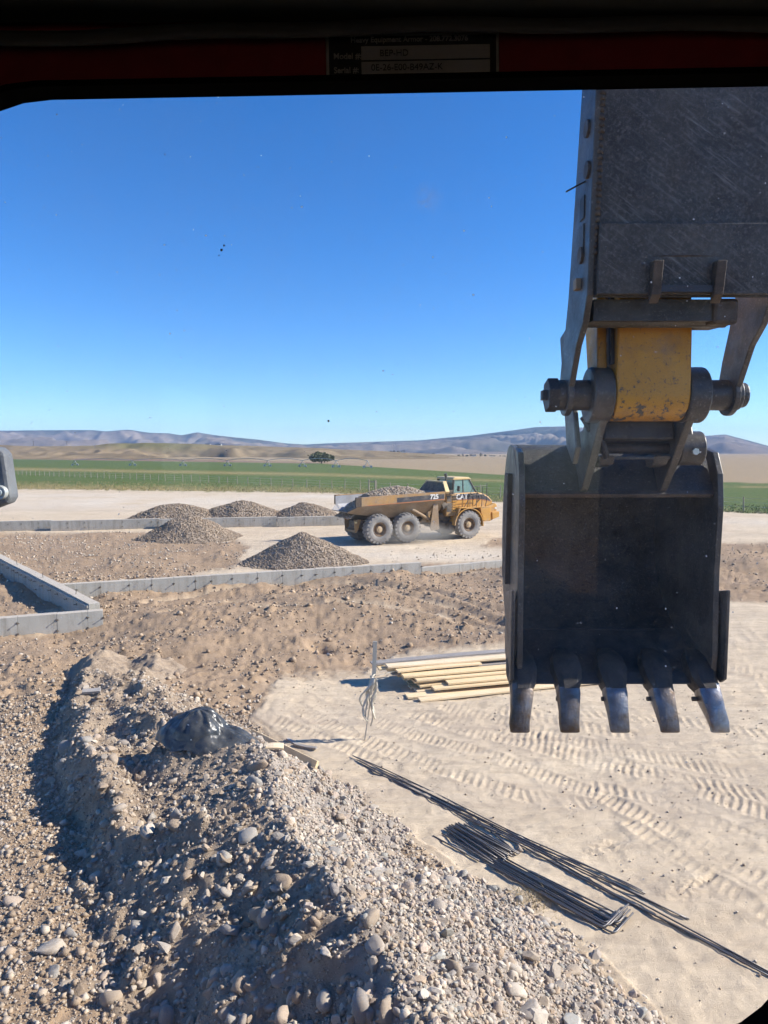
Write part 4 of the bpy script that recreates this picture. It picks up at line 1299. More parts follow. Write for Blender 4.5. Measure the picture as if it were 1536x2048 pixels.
    for sd in (-1, 1):
        y0, y1 = sorted((sd * (HB - 0.045), sd * (HB + 0.05)))
        # top rail along the bed, a shade yellower
        mb = MB()
        vs = mb.prism([(-1.34, 2.05), (-1.34, 2.53), (4.03, 2.72), (4.03, 2.24)], y0, y1, 'y')
        mb.build('bed_rail', 'yellow_dirty', bed, bevel=0.01)
        mb = MB(); mb.prism([(-1.42, 2.03), (-1.42, 2.54), (-1.1, 2.555), (-1.1, 2.04)], y0 - (0.03 if sd < 0 else -0.03), y1 + (0.03 if sd < 0 else -0.03), 'y')
        mb.build('corner_post', 'rust_steel', bed, bevel=0.01)
        ya = sd * (HB + 0.053); yb = sd * (HB + 0.059)
        mb = MB(); mb.prism([(1.0, 2.20), (1.0, 2.46), (3.98, 2.585), (3.98, 2.32)], *sorted((ya, yb)), 'y')
        mb.build('stripe', 'decal_black', bed)
        mb = MB(); mb.prism([(-0.9, 2.075), (-0.9, 2.10), (3.98, 2.315), (3.98, 2.27)], *sorted((ya, yb)), 'y')
        mb.build('stripe', 'decal_red', bed)
    t = link('lettering', text_mesh('725', 0.36, 0.012, 0.004), 'decal_white', bed, (3.06, -(HB + 0.064), 2.325))
    t.rotation_euler = (R(90), R(-2.2), 0)
    # headboard / spill guard leaning forward
    mb = MB()
    c = [(4.0, 1.36, 2.68), (4.0, -1.36, 2.68), (4.22, -0.92, 3.22), (4.22, 0.92, 3.22)]
    A = [mb.bm.verts.new(p) for p in c]; B = [mb.bm.verts.new((p[0] + 0.06, p[1], p[2] - 0.01)) for p in c]
    mb.bm.faces.new(A); mb.bm.faces.new(list(reversed(B)))
    for k in range(4): mb.bm.faces.new((A[k], B[k], B[(k + 1) % 4], A[(k + 1) % 4]))
    mb.build('spill_guard', 'dark_iron', bed)
    for sd in (-1, 1):
        mb = MB()
        ps = [(4.06, sd * 1.44, 2.70), (4.32, sd * 1.44, 2.70), (4.42, sd * 0.93, 3.26), (4.20, sd * 0.93, 3.26)]
        A = [mb.bm.verts.new(p) for p in ps]; B = [mb.bm.verts.new((p[0], p[1] - sd * 0.10, p[2] - 0.09)) for p in ps]
        mb.bm.faces.new(A); mb.bm.faces.new(list(reversed(B)))
        for k in range(4): mb.bm.faces.new((A[k], B[k], B[(k + 1) % 4], A[(k + 1) % 4]))
        mb.build('guard_wing', 'cream_yellow', bed)
    mb = MB(); mb.box(4.18, 4.42, -0.94, 0.94, 3.2, 3.27); mb.build('guard_top', 'cream_yellow', bed, bevel=0.01)
    # lift cylinders, skirts, braces
    for sd in (-1, 1):
        mb = MB(); mb.cyl((3.35, sd * 1.0, 1.12), (2.1, sd * 1.08, 1.78), 0.095, n=14); mb.build('lift_cylinder', 'bed_steel', T)
        mb = MB(); mb.cyl((2.15, sd * 1.08, 1.75), (1.72, sd * 1.1, 1.98), 0.055, n=12); mb.build('lift_rod', 'bare_steel', T)
        mb = MB(); mb.prism([(3.42, 2.18), (3.68, 2.2), (3.78, 0.62), (3.3, 0.55), (3.2, 0.72)], sd * 1.22 - 0.02, sd * 1.22 + 0.02, 'y'); mb.build('mud_skirt', 'bed_steel', T)
        mb = MB(); mb.prism([(3.3, 1.0), (2.7, 1.02), (3.35, 1.75), (3.42, 2.0)], sd * 0.95 - 0.03, sd * 0.95 + 0.03, 'y'); mb.build('bed_brace', 'yellow_dirty', T)
    # ---- tractor
    mb = MB(); mb.box(4.3, 7.3, -0.5, 0.5, 0.7, 1.3); mb.cyl((5.68, -0.95, 0.8), (5.68, 0.95, 0.8), 0.17, n=14)
    mb.box(4.0, 4.9, -0.75, 0.75, 0.6, 1.45); mb.box(4.5, 5.0, -1.1, 1.1, 0.55, 0.95)
    mb.build('front_chassis', 'dark_iron', T, bevel=0.03)
    mb = MB()
    for k, (y, z) in enumerate(((-0.80, 1.35), (-0.86, 1.15), (-0.84, 0.95))):
        mb.tube([(3.8, y + 0.2, z), (4.1, y, z + 0.05), (4.5, y - 0.1, z - 0.08), (4.85, y - 0.05, z + 0.02)], 0.035, 6)
    mb.build('hoses', 'dusty_black', T)
    mb = MB(); mb.cyl((4.02, -1.02, 1.85), (4.3, -1.02, 1.95), 0.2, n=16); mb.build('air_cleaner', 'dark_iron', T, bevel=0.02)
    mb = MB(); mb.box(4.32, 5.0, -1.10, 1.10, 1.30, 2.52); mb.build('engine_box', 'yellow_dirty', T, bevel=0.03)
    mb = MB(); mb.box(4.36, 4.66, -1.112, -1.09, 1.55, 2.05); mb.box(4.36, 4.66, -1.112, -1.09, 2.12, 2.46); mb.build('side_panel', 'dark_iron', T)
    for k in range(7):
        mb = MB(); mb.box(4.72, 4.99, -1.135, -1.09, 1.52 + k * 0.14, 1.60 + k * 0.14, Matrix.Rotation(R(12), 3, 'X'), Vector((4.85, -1.11, 1.56 + k * 0.14)))
        mb.build('louvre', 'dusty_black' if k > 4 else 'yellow', T)
    # hood
    hood = [(4.9, 1.45), (4.9, 2.56), (6.5, 2.60), (6.95, 2.50), (7.3, 2.32), (7.52, 2.10), (7.56, 1.95), (7.2, 1.70), (6.6, 1.68), (5.2, 1.72)]
    mb = MB(); mb.prism(hood, -1.0, 1.0, 'y'); hd = mb.build('hood', 'yellow', T, bevel=0.06)
    band = [(4.95, 2.22), (4.95, 2.52), (6.45, 2.55), (6.92, 2.44), (7.26, 2.26), (7.47, 2.05), (7.1, 2.14), (6.6, 2.22)]
    for sd in (-1, 1):
        mb = MB(); mb.prism(band, *sorted((sd * 1.002, sd * 1.008)), 'y'); mb.build('stripe', 'decal_black', hd)
        red = [(4.95, 2.17), (4.95, 2.215), (6.6, 2.215), (7.1, 2.135), (7.45, 2.04), (7.1, 2.09), (6.6, 2.18)]
        mb = MB(); mb.prism(red, *sorted((sd * 1.002, sd * 1.007)), 'y'); mb.build('stripe', 'decal_red', hd)
    t = link('lettering', text_mesh('CAT', 0.40, 0.014, 0.004), 'decal_white', hd, (5.03, -1.014, 2.235)); t.rotation_euler = (R(90), 0, 0)
    # nose, bumper
    mb = MB(); mb.prism([(6.75, 1.72), (7.55, 1.95), (7.66, 1.88), (7.66, 1.12), (7.2, 0.92), (6.62, 1.0), (6.7, 1.4)], -1.30, 1.30, 'y'); mb.build('nose', 'yellow', T, bevel=0.05)
    mb = MB(); mb.prism([(7.25, 1.45), (7.78, 1.48), (7.78, 1.16), (7.3, 1.02)], -1.38, 1.38, 'y'); mb.build('bumper', 'yellow', T, bevel=0.03)
    mb = MB(); mb.box(7.02, 7.10, -1.315, -1.30, 1.22, 1.30); mb.build('tow_point', 'dusty_black', T)
    mb = MB(); mb.box(7.5, 7.62, -1.315, -1.25, 1.62, 1.72); mb.build('headlight', 'decal_white', T)
    # fenders
    for sd in (-1, 1):
        prof = []
        for k in range(15):
            t = R(-8 + 188 * k / 14)
            prof.append((5.68 + 0.98 * math.cos(t), 0.80 + 0.98 * math.sin(t) * 0.97))
        inner = [(5.68 + (p[0] - 5.68) * 0.95, 0.80 + (p[1] - 0.80) * 0.95) for p in reversed(prof)]
        # arch as separate quads so that the profile stays open below
        mb = MB()
        for k in range(14):
            a0, a1 = prof[k], prof[k + 1]; b0, b1 = inner[14 - k], inner[13 - k]
            mb.prism([a0, a1, b1, b0], *sorted((sd * 0.78, sd * 1.42)), 'y')
        bmesh.ops.remove_doubles(mb.bm, verts=mb.bm.verts, dist=0.002)
        mb.build('fender', 'yellow' , T)
        mb = MB(); mb.prism([(4.75, 0.95), (5.02, 1.75), (5.2, 1.83), (4.98, 1.5), (4.80, 0.95)], *sorted((sd * 0.8, sd * 1.38)), 'y'); mb.build('fender_skirt', 'yellow_dirty', T)
        mb = MB(); mb.prism([(5.0, 1.79), (7.2, 1.79), (7.2, 1.74), (5.0, 1.74)], *sorted((sd * 0.95, sd * 1.40)), 'y'); mb.build('walkway', 'yellow', T, bevel=0.01)
        fr = [(6.45, 1.73), (7.15, 1.73), (7.15, 0.96), (6.75, 0.93), (6.63, 1.05), (6.60, 1.2), (6.5, 1.42)]
        mb = MB(); mb.prism(fr, *sorted((sd * 1.02, sd * 1.395)), 'y'); mb.build('fender_front', 'yellow', T, bevel=0.02)
    # cab
    y0, y1 = -0.86, 0.86
    corners = {'rb': (4.9, 2.56), 'rt': (4.98, 3.38), 'ft': (5.98, 3.38), 'fb': (6.52, 2.58)}
    cab = None
    mb = MB(); mb.prism([(4.86, 3.36), (4.98, 3.47), (5.9, 3.48), (6.1, 3.40), (6.06, 3.34), (4.9, 3.32)], y0 - 0.04, y1 + 0.04, 'y')
    cab = mb.build('cab_roof', 'cream_yellow', T, bevel=0.04)
    def post(pa, pb, y, w=0.055):
        m_ = MB(); m_.cyl((pa[0], y, pa[1]), (pb[0], y, pb[1]), w, n=8); return m_.build('cab_post', 'dusty_black', T)
    for y in (y0 + 0.03, y1 - 0.03):
        post(corners['rb'], corners['rt'], y, 0.07); post(corners['fb'], corners['ft'], y); post((5.62, 2.57), (5.58, 3.36), y, 0.04)
        post(corners['rb'], corners['fb'], y, 0.05)
    for y in (y0 + 0.02, y1 - 0.02):
        mb = MB(); mb.prism([(4.95, 2.6), (5.02, 3.34), (5.95, 3.34), (6.45, 2.6)], y - 0.006, y + 0.006, 'y'); mb.build('side_window', 'cab_glass', T)
    mb = MB(); mb.box(4.93, 4.945, y0 + 0.05, y1 - 0.05, 2.62, 3.32, Matrix.Rotation(R(5.5), 3, 'Y'), Vector((4.93, 0, 2.6))); mb.build('rear_window', 'cab_glass', T)
    mb = MB(); mb.box(6.49, 6.505, y0 + 0.05, y1 - 0.05, 2.6, 3.52, Matrix.Rotation(R(-34), 3, 'Y'), Vector((6.49, 0, 2.6))); mb.build('windscreen', 'cab_glass', T)
    mb = MB(); mb.box(5.05, 5.5, -0.3, 0.3, 2.5, 2.72); mb.box(5.05, 5.2, -0.28, 0.28, 2.7, 3.2); mb.build('seat', 'dusty_black', T, bevel=0.04)
    mb = MB(); mb.lathe([(-0.02, 0.20), (0.0, 0.225), (0.02, 0.20), (0.0, 0.18), (-0.02, 0.20)], 18, 'z'); sw = mb.build('steering_wheel', 'cab_grey', T, (5.85, -0.1, 2.86)); sw.rotation_euler = (0, R(-35), 0)
    # exhaust stack
    mb = MB(); mb.cyl((4.6, -0.62, 2.4), (4.6, -0.62, 3.05), 0.11, n=12); mb.cyl((4.6, -0.62, 3.05), (4.6, -0.62, 3.55), 0.055, n=10); mb.cyl((4.6, -0.62, 3.5), (4.55, -0.62, 3.68), 0.085, n=10)
    mb.build('exhaust_stack', 'dusty_black', T)
    mb = MB(); mb.box(4.4, 4.88, -0.9, 0.9, 2.5, 2.75); mb.build('engine_top', 'dark_iron', T, bevel=0.03)
    # handrails, near and far walkways
    for sd in (-1,1):
        y = sd * 1.34
        for pts in ([(5.35, y, 1.79), (5.55, y, 2.05), (5.95, y, 2.95), (6.9, y, 2.98)], [(5.75, y, 1.79), (5.75, y, 2.45)], [(6.18, y, 1.79), (6.24, y, 2.95)],
                    [(6.55, y, 1.79), (6.62, y, 2.96)], [(6.9, y, 2.98), (6.92, y, 2.2), (6.8, y, 1.79)], [(5.75, y, 2.45), (6.9, y, 2.5)],
                    [(6.05, y, 1.85), (6.5, y, 2.3)], [(6.98, y * 0.9, 2.4), (7.0, y * 0.9, 3.1)]):
            mb = MB(); mb.tube(pts, 0.02, 6); mb.build('handrail', 'dusty_black', T)
    mb = MB(); mb.tube([(5.05, -0.95, 2.75), (5.0, -1.3, 2.85), (5.0, -1.32, 2.95)], 0.018, 6); mb.box(4.96, 5.02, -1.42, -1.22, 2.7, 3.0); mb.build('mirror', 'dusty_black', T)
    # ---- the load, a heap of its own
    L = empty('gravel_load', (o.x, o.y, 0.02), ang)
    props(L, 'heap of brown gravel carried in the bed of the dump truck', 'gravel load')
    g = np.random.default_rng(91)
    def H(x, y):
        mid = np.clip(1 - (np.abs(x - 1.75) / 3.4) ** 1.6, 0, 1)
        h = 2.02 + 0.96 * mid * np.clip(1 - (np.abs(y) / 1.55) ** 1.5, 0, 1) + 0.09 * fbm(x, y, 1.6, 4, 92)
        wall = 1.42 + (np.abs(y) - 0.8) * 1.3
        h = np.where(x < -0.2, np.minimum(h, 2.25 + (x + 0.2) * 0.62), h)
        return h
    xs = np.linspace(-1.55, 3.98, 90); ys = np.linspace(-1.30, 1.30, 44)
    YY, XX = np.meshgrid(ys, xs, indexing='ij')
    ZZ = H(XX, YY)
    lim = np.interp(ZZ, [1.5, 2.1, 3.2], [0.92, 1.30, 1.30])
    YY2 = np.clip(YY, -lim, lim)
    r, c = YY.shape; idx = np.arange(r * c).reshape(r, c)
    F = np.stack([idx[:-1, :-1], idx[:-1, 1:], idx[1:, 1:], idx[1:, :-1]], -1).reshape(-1, 4)
    me = mesh_np('soil', np.stack([XX, YY2, ZZ], -1).reshape(-1, 3), F, True, {'zone': np.full((r * c, 3), 0.3)})
    link('soil', me, 'berm', L)
    x = g.uniform(-1.6, 3.95, 5000); y = g.uniform(-1.28, 1.28, 5000); z = H(x, y)
    lm = np.interp(z, [1.5, 2.1, 3.2], [0.92, 1.28, 1.28]); ok = np.abs(y) < lm
    pebble_obj('gravel', np.stack([x, y, z], -1)[ok], np.exp(g.normal(math.log(0.04), 0.35, ok.sum())).clip(0.02, 0.1), tints(ok.sum(), BRN_COL * 0.9, g), L, 0, 93)
build_truck()

# ================================================================ LUMBER, PLANKS
def board(name, label, group, length, width, thick, loc, yaw, mat='pine', roll=0.0, pitch=0.0, cat='board', seed=0):
    """a board lying along its own x; loc = centre of its left end, underside"""
    rnd = random.Random(seed)
    mb = MB()
    n = 6
    warp = rnd.uniform(-0.012, 0.012)
    prev = None
    rings = []
    for i in range(n + 1):
        x = length * i / n
        dz = warp * math.sin(math.pi * i / n) * 2
        rings.append([mb.bm.verts.new((x, y, z + dz)) for y, z in ((-width / 2, 0), (width / 2, 0), (width / 2, thick), (-width / 2, thick))])
    for A, B in zip(rings[:-1], rings[1:]):
        for k in range(4): mb.bm.faces.new((A[k], A[(k + 1) % 4], B[(k + 1) % 4], B[k]))
    mb.bm.faces.new(rings[0]); mb.bm.faces.new(list(reversed(rings[-1])))
    o = mb.build(name, mat, None, loc, bevel=0.003)
    o.rotation_euler = (roll, pitch, yaw)
    return props(o, label, cat, group)
def build_lumber():
    e = Vector((math.cos(R(15.5)), math.sin(R(15.5)))); nn = Vector((-e.y, e.x))
    o0 = atZ(838, 1404, 0.0)
    rnd = random.Random(21)
    ords = ['front', 'second', 'third', 'fourth', 'fifth', 'sixth', 'seventh', 'eighth', 'ninth', 'tenth']
    layn = ['bottom', 'second', 'third', 'fourth', 'fifth', 'sixth', 'top']
    #   per layer: list of (offset back, start along, width, length)
    W = 0.235
    layers = [
        [(0.00, 0.0, 0.20, 4.3), (0.27, -0.18, W, 4.2), (0.54, 0.10, W, 4.2), (0.80, 0.05, W, 4.2), (1.06, 0.1, W, 4.2)],
        [(0.34, 0.40, W, 4.0), (0.60, 0.18, W, 4.2), (0.86, 0.28, W, 4.2), (1.12, 0.0, W, 4.0)],
        [(0.44, 0.74, W, 3.8), (0.70, 0.10, W, 4.2), (0.95, 0.02, W, 4.2), (1.20, -0.12, W, 4.0)],
        [(0.62, 0.12, W, 4.2), (0.88, -0.02, W, 4.2), (1.14, -0.25, W, 4.0)],
        [(0.74, -0.12, W, 4.3), (1.00, 0.5, W, 3.6), (1.26, -0.32, W, 4.0)],
        [(0.92, -0.20, W, 1.9), (1.18, -0.52, W, 4.2)],
        [(1.08, -0.36, W, 4.2), (1.36, -0.62, W, 3.6)]]
    z = 0.012
    k = 0
    for li, lay in enumerate(layers):
        for bi, (off, st, w, ln) in enumerate(lay):
            p = Vector((o0.x, o0.y)) + e * st + nn * off
            grey = (li, bi) in ((6, 1), (3, 2), (4, 1))
            zz = z + (0.01 if li == 0 else 0) + rnd.uniform(0, 0.004)
            if (li, bi) == (5, 0): what = 'short pale pine board lying slanted near the top of the lumber stack'
            elif (li, bi) == (6, 1): what = 'grey weathered board at the very back top of the lumber stack'
            elif (li, bi) == (0, 0): what = 'wide pinkish board flat on the sand in front of the lumber stack'
            else: what = '%s board from the front in the %s layer of the lumber stack%s' % (ords[bi], layn[li], ', grey and weathered' if grey else '')
            board('lumber_board', what, 'boards in the lumber stack', ln * 1.1 if ln > 3 else ln, w, 0.038, (p.x, p.y, zz), R(15.5) + R(rnd.uniform(-1.3, 1.6)), 'weathered' if grey else 'pine', R(rnd.uniform(-1.5, 1.5)), 0, seed=k)
            k += 1
        z += 0.060 if li else 0.10
    # bearers under the stack
    for st in (0.55, 3.3):
        p = Vector((o0.x, o0.y)) + e * st + nn * 0.34
        board('timber_bearer', 'short timber bearer under the %s end of the lumber stack' % ('left' if st < 1 else 'right'), 'bearers under the lumber stack', 1.05, 0.09, 0.062, (p.x, p.y, 0.052), R(105.5), 'weathered', cat='timber')
build_lumber()
def surf(u, v):
    """the spot on bank or ground seen through a pixel"""
    d = ray(u, v); k0 = np.linspace(4, 30, 2600)
    X, Y, Z = d.x * k0, d.y * k0, CAMZ + d.z * k0
    i = int(np.argmax(Z < bank_z(X, Y)))
    return Vector((X[i], Y[i], float(bank_z(X[i], Y[i])[0])))
pa, pb = surf(505, 1472), surf(634, 1545)
d = pb - pa
board('wood_plank', 'pale plank leaning on the gravel just right of the black plastic bag', None, d.length * 1.02, 0.10, 0.04, (pa.x, pa.y, pa.z + 0.06), math.atan2(d.y, d.x), 'pine', R(62), -math.asin(d.z / d.length) - 0.02, cat='plank', seed=5)
pa = surf(545, 1503)
board('wood_plank', 'short board end poking out below the right side of the black bag', None, 0.26, 0.10, 0.03, (pa.x - 0.12, pa.y + 0.04, pa.z + 0.03), R(4), 'pine', R(20), cat='plank', seed=6)
pa = surf(575, 1480)
board('wood_scrap', 'small grey wood scrap on the sand beyond the leaning plank', None, 0.42, 0.06, 0.035, (pa.x, pa.y, pa.z), R(-50), 'weathered', cat='wood scrap', seed=7)
pa = surf(590, 1492)
board('wood_scrap', 'longer grey scrap lath crossing the smaller scrap beyond the plank', None, 0.42, 0.07, 0.03, (pa.x, pa.y, pa.z + 0.02), R(-25), 'weathered', cat='wood scrap', seed=8)
pa = surf(165, 1388)
board('wood_block', 'small flat reddish wood block on the soil bank below the near wall', None, 0.30, 0.10, 0.05, (pa.x, pa.y, pa.z + 0.02), R(14), 'weathered', R(20), cat='wood block', seed=9)

# ================================================================ REBAR
def bar_mesh(pts, r):
    mb = MB(); mb.tube(pts, r, 6)
    me = mb.mesh('rebar', True); me.materials.append(MATS['rebar']); return me
ORD = ['first', 'second', 'third', 'fourth', 'fifth', 'sixth', 'seventh', 'eighth', 'ninth', 'tenth', 'eleventh', 'twelfth', 'thirteenth']
def build_rebar():
    rnd = random.Random(33)
    # short straight bars in a bundle
    p0, p1 = atZ(899, 1658, 0), atZ(1000, 1720, 0)
    dv = (p1 - p0); L = dv.length; ang = math.atan2(dv.y, dv.x)
    nrm = Vector((-math.sin(ang), math.cos(ang), 0))
    straight = bar_mesh([(0, 0, 0), (L, 0, 0)], 0.0105)
    k = 0
    for layer in range(3):
        n = 13 - layer * 5
        for i in range(n):
            off = (i - n / 2) * 0.036 + rnd.uniform(-0.012, 0.012) + 0.06
            p = p0 + nrm * off + Vector((math.cos(ang), math.sin(ang), 0)) * rnd.uniform(-0.09, 0.12)
            o = link('short_rebar', straight, None, None, (p.x, p.y, 0.018 + layer * 0.022 + rnd.uniform(0, 0.004)))
            o.rotation_euler = (0, rnd.uniform(-0.012, 0.012), ang + rnd.uniform(-0.10, 0.10) * (0.4 + 0.25 * layer))
            props(o, 'short rebar, %s from the gravel side in the %s layer of the heaped bundle' % (ORD[i], ('bottom', 'middle', 'top')[layer]), 'rebar', 'short rebars heaped in one bundle'); k += 1
    for (u0, v0, u1, v1, lab) in ((866, 1672, 958, 1722, 'lone short rebar lying nearest the gravel toe, left of the bundle'), (955, 1640, 1037, 1708, 'lone short rebar lying just right of the heaped bundle')):
        a, b = atZ(u0, v0, 0.012), atZ(u1, v1, 0.012)
        o = link('short_rebar', bar_mesh([(0, 0, 0), tuple(b - a)], 0.0105), None, None, (a.x, a.y, 0.014)); props(o, lab, 'rebar')
    # hooked bars
    p0, p1 = atZ(1000, 1733, 0), atZ(1228, 1858, 0)
    dv = (p1 - p0); L = dv.length; ang = math.atan2(dv.y, dv.x)
    nrm = Vector((-math.sin(ang), math.cos(ang), 0))
    hook = bar_mesh([(0, 0, 0), (L - 0.05, 0, 0), (L - 0.015, 0.006, 0), (L, 0.03, 0), (L + 0.004, 0.06, 0), (L + 0.004, 0.27, 0.02)], 0.010)
    for i in range(15):
        off = (i % 9 - 4) * 0.034 + rnd.uniform(-0.008, 0.008) + 0.02
        p = p0 + nrm * off + Vector((math.cos(ang), math.sin(ang), 0)) * rnd.uniform(-0.1, 0.06)
        o = link('hooked_rebar', hook, None, None, (p.x, p.y, 0.016 + (i // 9) * 0.024 + rnd.uniform(0, 0.006)))
        o.rotation_euler = (rnd.uniform(0.0, 0.06), 0, ang + rnd.uniform(-0.02, 0.02))
        props(o, 'hooked rebar, %s from the gravel side in the %s layer of bent-end bars' % (ORD[i % 9], 'upper' if i > 8 else 'lower'), 'rebar', 'rebars with bent hook ends')
    for (u0, v0, u1, v1, w) in ((1060, 1742, 1245, 1832, 'upper'), (1062, 1750, 1240, 1838, 'lower')):
        a, b = atZ(u0, v0, 0.012), atZ(u1, v1, 0.012)
        o = link('straight_rebar', bar_mesh([(0, 0, 0), tuple(b - a)], 0.010), None, None, (a.x, a.y, 0.014))
        props(o, 'straight medium rebar beside the hooked bars, %s of the pair' % w, 'rebar')
    # long bars running across the yard
    longs = [((705, 1513), (1290, 1790)), ((708, 1518), (1372, 1838)), ((715, 1521), (1378, 1842)), ((912, 1618), (1284, 1786)),
             ((720, 1527), (1545, 1950)), ((728, 1531), (1545, 1954)), ((740, 1540), (1550, 1957)), ((860, 1600), (1560, 1966))]
    names = ['long rebar ending first, uppermost of the bars across the sand', 'long rebar second from the top across the sand', 'long rebar third from the top across the sand', 'long rebar starting midway beside the short bundle',
             'long rebar reaching the right edge, upper bar of the lower strand', 'long rebar reaching the right edge, second of the lower strand', 'long rebar reaching the right edge, third of the lower strand', 'long rebar reaching the right edge, lowest of the lower strand']
    for k, ((a, b), lab) in enumerate(zip(longs, names)):
        A, B = atZ(*a, 0.0), atZ(*b, 0.0)
        pts = []
        for i in range(14):
            t = i / 13
            q = A.lerp(B, t) - A
            w = 0.035 * math.sin(t * 5 + k) * math.sin(math.pi * t) + 0.02 * math.sin(t * 9 + k * 2)
            pts.append((q.x + w * 0.6, q.y + w, 0.016 + (0.012 if k % 3 == 1 else 0) + 0.004 * math.sin(t * 17 + k)))
        o = link('long_rebar', bar_mesh(pts, 0.0085), None, None, (A.x, A.y, 0.0)); props(o, lab, 'rebar', 'long rebars lying across the sand')
build_rebar()

# ================================================================ BLACK PLASTIC BAG, SURVEY STAKE, DRY GRASS
def build_bag():
    c = surf(405, 1502)
    c = Vector((c.x, c.y + 0.25, c.z - 0.04))
    nr, na = 26, 96
    V, F = [], []
    for i in range(nr + 1):
        f = i / nr
        for k in range(na):
            t = 2 * math.pi * k / na
            rx = 0.70 + 0.05 * math.sin(3 * t) + 0.04 * math.sin(7 * t + 1); ry = 0.42 + 0.04 * math.sin(5 * t)
            x = f * rx * math.cos(t); y = f * ry * math.sin(t)
            x += (1 - f) * -0.16
            # two humps under the sheet with folds running down from the tops
            h = 0.60 * max(0, 1 - math.hypot((x + 0.17) / 0.56, y / 0.46) ** 2.0) ** 0.9
            h2 = 0.38 * max(0, 1 - math.hypot((x - 0.30) / 0.48, y / 0.44) ** 1.8) ** 0.8
            z = max(h, h2) + 0.12 * min(h, h2)
            n1 = float(fbm(np.array([t * 1.9]), np.array([f * 0.8]), 1.0, 3, 301)[0]); n2 = float(fbm(np.array([x * 3.2 + 4]), np.array([y * 3.2]), 1.0, 4, 303)[0])
            seam = float(fbm(np.array([x * 2.0]), np.array([y * 3.0 + 7]), 1.0, 3, 305)[0])
            fold = 0.05 * n1 * f * f + 0.010 * math.sin(7 * t + 8 * n2)
            z += fold * math.sin(math.pi * min(1, f * 1.05)) + 0.11 * n2 * (1 - f * f) - 0.05 * max(0, 0.12 - abs(seam)) / 0.12 * (1 - f)
            V.append((x + fold * 0.5 * math.cos(t), y + fold * 0.5 * math.sin(t), z - 0.10 * f))
    for i in range(nr):
        for k in range(na):
            a = i * na + k; b = i * na + (k + 1) % na
            F.append((a, b, b + na, a + na))
    me = mesh_np('plastic_bag', np.array(V), np.array(F), True)
    o = link('plastic_bag', me, 'plastic', None, tuple(c))
    o.rotation_euler = (0, R(6), R(-8)); o.scale = (1.12, 1.0, 0.85)
    props(o, 'crumpled black plastic sheeting humped over something in the soil hollow', 'plastic sheet')
build_bag()
def build_stake():
    b = atZ(728, 1478, 0.0)
    root = empty('survey_stake', tuple(b)); props(root, 'thin survey lath with pale ribbon standing in the sand before the lumber', 'survey stake')
    top = atY(750, 1283, b.y) - b
    mid = atY(748, 1352, b.y) - b
    mb = MB()
    a, m, t = Vector((0, 0, -0.1)), mid, top
    for p, q, w in ((a, m, 0.010), (m, t, 0.035)):
        d = (q - p)
        vs = [mb.bm.verts.new(x) for x in (p + Vector((-w, 0, 0)), p + Vector((w, 0, 0)), q + Vector((w, 0, 0)), q + Vector((-w, 0, 0)))]
        vb = [mb.bm.verts.new(v.co + Vector((0, 0.02, 0))) for v in vs]
        mb.bm.faces.new(vs); mb.bm.faces.new(list(reversed(vb)))
        for k in range(4): mb.bm.faces.new((vs[k], vb[k], vb[(k + 1) % 4], vs[(k + 1) % 4]))
    mb.build('lath', 'ribbon', root)
    rnd = random.Random(4)
    for k in range(9):
        pts = []
        s0 = mid + Vector((rnd.uniform(-0.04, 0.04), -0.02, rnd.uniform(-0.05, 0.05)))
        ln = rnd.uniform(0.4, 0.9); dx = rnd.uniform(-0.25, 0.05)
        if k > 6: dx = 0.28; ln = -0.05
        for i in range(8):
            f = i / 7
            pts.append(s0 + Vector((dx * math.sin(f * 2.2) + 0.03 * math.sin(f * 9 + k), -0.03 - 0.05 * math.sin(f * 5 + k), -ln * f)))
        mb = MB()
        w = 0.028
        prev = None
        for i, p in enumerate(pts):
            ww = w * (1 - 0.6 * i / 7)
            tw = math.sin(i * 1.1 + k)
            q = (mb.bm.verts.new(p + Vector((-ww, tw * 0.02, 0))), mb.bm.verts.new(p + Vector((ww, -tw * 0.02, 0.01))))
            if prev: mb.bm.faces.new((prev[0], prev[1], q[1], q[0]))
            prev = q
        o = mb.build('ribbon', 'ribbon', root, smooth=True)
        md = o.modifiers.new('s', 'SOLIDIFY'); md.thickness = 0.003
build_stake()
def blades(name, P, h, w, mat, parent=None, seed=0, lean=0.5):
    g = np.random.default_rng(seed)
    n = len(P)
    a = g.uniform(0, 6.28, n); b = g.uniform(0, 6.28, n)
    hh = h * g.uniform(0.5, 1.2, n); ln = lean * g.uniform(0.1, 1, n) * hh
    side = np.stack([np.cos(a), np.sin(a), 0 * a], -1) * (w * g.uniform(0.6, 1.3, n))[:, None]
    tip = P + np.stack([np.cos(b) * ln, np.sin(b) * ln, hh], -1)
    V = np.stack([P - side, P + side, tip], 1).reshape(-1, 3)
    F = np.arange(n * 3).reshape(n, 3)
    o = link(name, mesh_np(name, V, F), mat, parent); o['kind'] = 'stuff'
    return o
